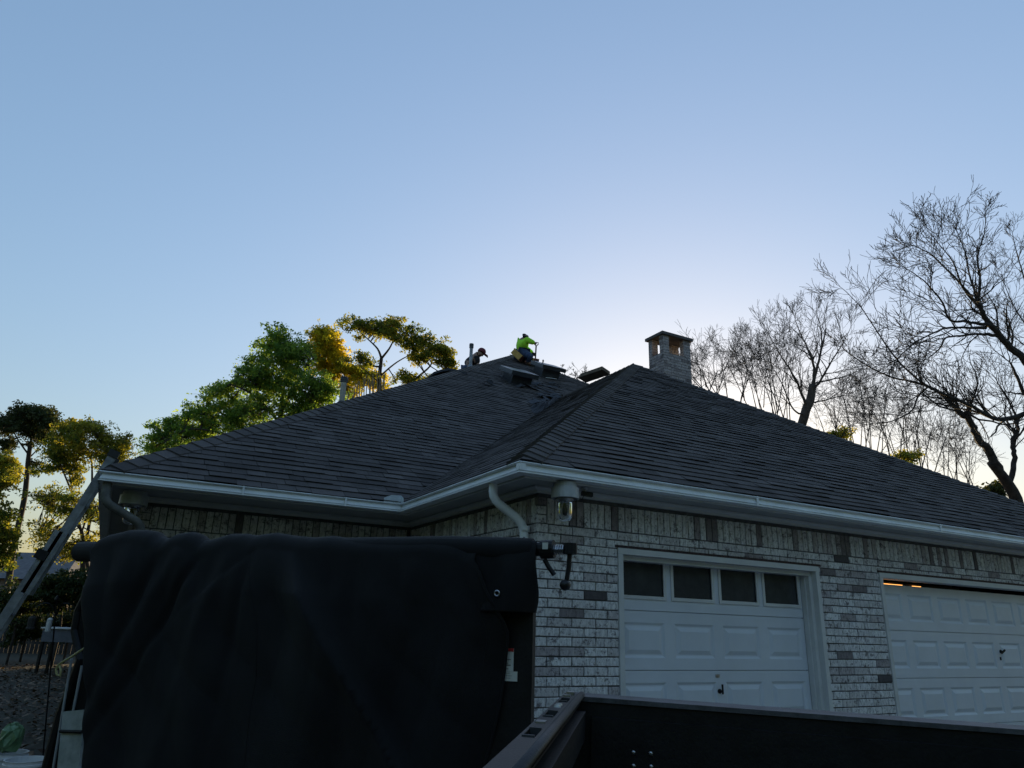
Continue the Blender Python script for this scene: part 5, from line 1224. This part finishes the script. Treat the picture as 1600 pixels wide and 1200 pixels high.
leafy_tree('leafy_tree', 'olive green tree with several stems left of the ladder top', 36, [(128, 930, .24), (130, 880, .22), (132, 855, .2)],
  [[(132, 855, 0, .14), (122, 810, 0, .11), (112, 770, 0, .09), (98, 735, -.3, .06), (90, 715, -.4, .04)], [(134, 850, 0, .15), (142, 800, 0, .12), (144, 750, .3, .09), (142, 715, .4, .06), (130, 690, .5, .04)], [(142, 770, 0, .08), (155, 735, .3, .05), (168, 710, .4, .03)], [(115, 780, 0, .07), (108, 740, .5, .05), (106, 710, .6, .03)]],
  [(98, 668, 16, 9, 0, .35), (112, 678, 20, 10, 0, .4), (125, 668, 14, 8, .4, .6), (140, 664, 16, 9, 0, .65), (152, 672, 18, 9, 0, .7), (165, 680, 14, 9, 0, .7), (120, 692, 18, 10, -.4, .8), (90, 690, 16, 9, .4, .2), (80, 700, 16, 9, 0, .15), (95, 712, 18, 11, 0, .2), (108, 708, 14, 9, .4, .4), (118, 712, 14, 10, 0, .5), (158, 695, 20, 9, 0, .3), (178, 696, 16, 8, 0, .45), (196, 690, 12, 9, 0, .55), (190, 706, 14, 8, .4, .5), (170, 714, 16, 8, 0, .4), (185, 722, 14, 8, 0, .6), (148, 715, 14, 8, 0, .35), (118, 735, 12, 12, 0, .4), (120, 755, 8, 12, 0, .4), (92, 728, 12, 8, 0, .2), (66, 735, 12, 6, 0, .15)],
  55, M_LEAF_MIX, per=30, clumps=.7, leaf=.075, cl_r=.34, spread=1.35)
leafy_tree('understory_tree', 'low dark green tree below the olive tree, crossed by the ladder', 33, [(140, 930, .14), (135, 870, .12), (128, 830, .1)],
  [[(128, 830, 0, .08), (100, 800, 0, .05), (70, 785, 0, .03)], [(128, 830, 0, .08), (140, 800, 0, .05), (155, 790, 0, .03)]],
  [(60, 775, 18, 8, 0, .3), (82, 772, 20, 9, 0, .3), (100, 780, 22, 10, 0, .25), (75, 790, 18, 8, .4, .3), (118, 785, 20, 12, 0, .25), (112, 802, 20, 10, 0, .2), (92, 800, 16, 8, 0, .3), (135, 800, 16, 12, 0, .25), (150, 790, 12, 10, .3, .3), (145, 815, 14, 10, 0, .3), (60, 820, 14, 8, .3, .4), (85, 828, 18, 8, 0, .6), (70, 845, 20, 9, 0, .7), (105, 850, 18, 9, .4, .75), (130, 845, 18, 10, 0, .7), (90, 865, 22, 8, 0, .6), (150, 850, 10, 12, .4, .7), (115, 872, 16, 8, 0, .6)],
  56, M_LEAF_MIX, per=18, clumps=.5, leaf=.07, cl_r=.36, spread=1.45)
leafy_tree('edge_tree', 'olive tree at the picture edge below the pine crown', 30, [(-40, 930, .2), (-35, 830, .17), (-25, 770, .12)],
  [[(-25, 770, 0, .09), (0, 745, 0, .05), (20, 735, 0, .03)], [(-30, 790, 0, .08), (-5, 800, 0, .04)]],
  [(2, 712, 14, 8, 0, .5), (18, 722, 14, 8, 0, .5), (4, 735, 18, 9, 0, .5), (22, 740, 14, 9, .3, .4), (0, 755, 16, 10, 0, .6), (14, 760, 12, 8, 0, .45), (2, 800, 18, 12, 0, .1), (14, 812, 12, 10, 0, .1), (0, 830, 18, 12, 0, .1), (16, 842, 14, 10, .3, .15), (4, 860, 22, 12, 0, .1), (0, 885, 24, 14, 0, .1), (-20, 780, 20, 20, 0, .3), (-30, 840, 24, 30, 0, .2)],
  57, M_LEAF_MIX, per=26, clumps=.85, leaf=.075, cl_r=.3, spread=1.25)
for (px, py, rx, ry, lab, sd_) in ((1310, 678, 30, 9, 'small evergreen top peeping over the garage roof slope', 61), (1415, 712, 22, 8, 'low evergreen tip over the garage roof before the great leaning tree', 62), (1555, 765, 16, 12, 'dark evergreen clump at the foot of the great leaning tree', 63)):
    leafy_tree('evergreen_tree', lab, 36 if sd_ != 63 else 24, [(px, py+90, .15), (px, py+30, .12), (px, py+8, .08)], [[(px, py+8, 0, .06), (px+4, py, 0, .03)]], [(px-rx*.5, py+2, rx*.5, ry*.7, 0, .5), (px+rx*.4, py-1, rx*.5, ry*.8, 0, .6), (px, py+5, rx*.6, ry, .3, .3), (px-rx*.4, py+22, rx*.7, ry*1.2, 0, .3), (px+rx*.5, py+28, rx*.7, ry*1.2, 0, .3), (px, py+48, rx, ry*1.5, 0, .2)], sd_, M_LEAF_MIX if sd_ != 63 else M_LEAF_PINE, per=26, clumps=.8, leaf=.07, cl_r=.3)
# hedge in front of the fence
for k, (px, py, rx, ry, lab) in enumerate(((95, 905, 40, 20, 'dark green shrub in front of the fence, left of the tarp'), (25, 925, 40, 16, 'dark shrub low beside the ladder foot'), (150, 915, 40, 22, 'dark green shrub half hidden behind the tarp'), (45, 965, 34, 14, 'low dark shrub behind the garden hook, left of the garden table'), (112, 968, 34, 13, 'low dark shrub right behind the garden table'))):
    leafy_tree('garden_shrub', lab, 22 if k < 3 else 23.5, [(px, 975, .05), (px, py+10, .04)], [], [(px-rx*.5, py+4, rx*.5, ry*.8, 0, .15), (px+rx*.4, py, rx*.55, ry, 0, .2), (px, py+ry*.9, rx*.8, ry*.9, .3, .1), (px, py+ry*1.9, rx*.8, ry*.8, .2, .1)], 70+k, M_LEAF_PINE, 'shrubs by the fence', per=40, clumps=1.6, leaf=.06, cl_r=.24)

# unseen wood behind the viewer, added to block low sky light
m = MB(); wr = random.Random(40); nr = np.random.default_rng(40)
for k in range(46):
    az = math.radians(100+ (222*k/45)) + wr.uniform(-.04, .04); dist = wr.uniform(19, 27); hgt = wr.uniform(10, 15)
    c_ = CPOS + V(math.sin(az)*dist, math.cos(az)*dist, 0); m.tube([V(c_[0], c_[1], gz), V(c_[0], c_[1], hgt*.6)], [.25, .12], 6)
    for q in range(420):
        d_ = rv(wr)*wr.random()**.33; p_ = V(c_[0]+d_[0]*3.0, c_[1]+d_[1]*3.0, hgt*.53+d_[2]*hgt*.52); u_ = rv(wr)*.42; w_ = unit(np.cross(u_, rv(wr)))*.28
        m.add([p_-u_, p_-w_, p_+u_, p_+w_], [(0, 1, 2, 3)], wr.random())
m.build('sky_blocking_wood', M_LEAF_OAK, kind='stuff')
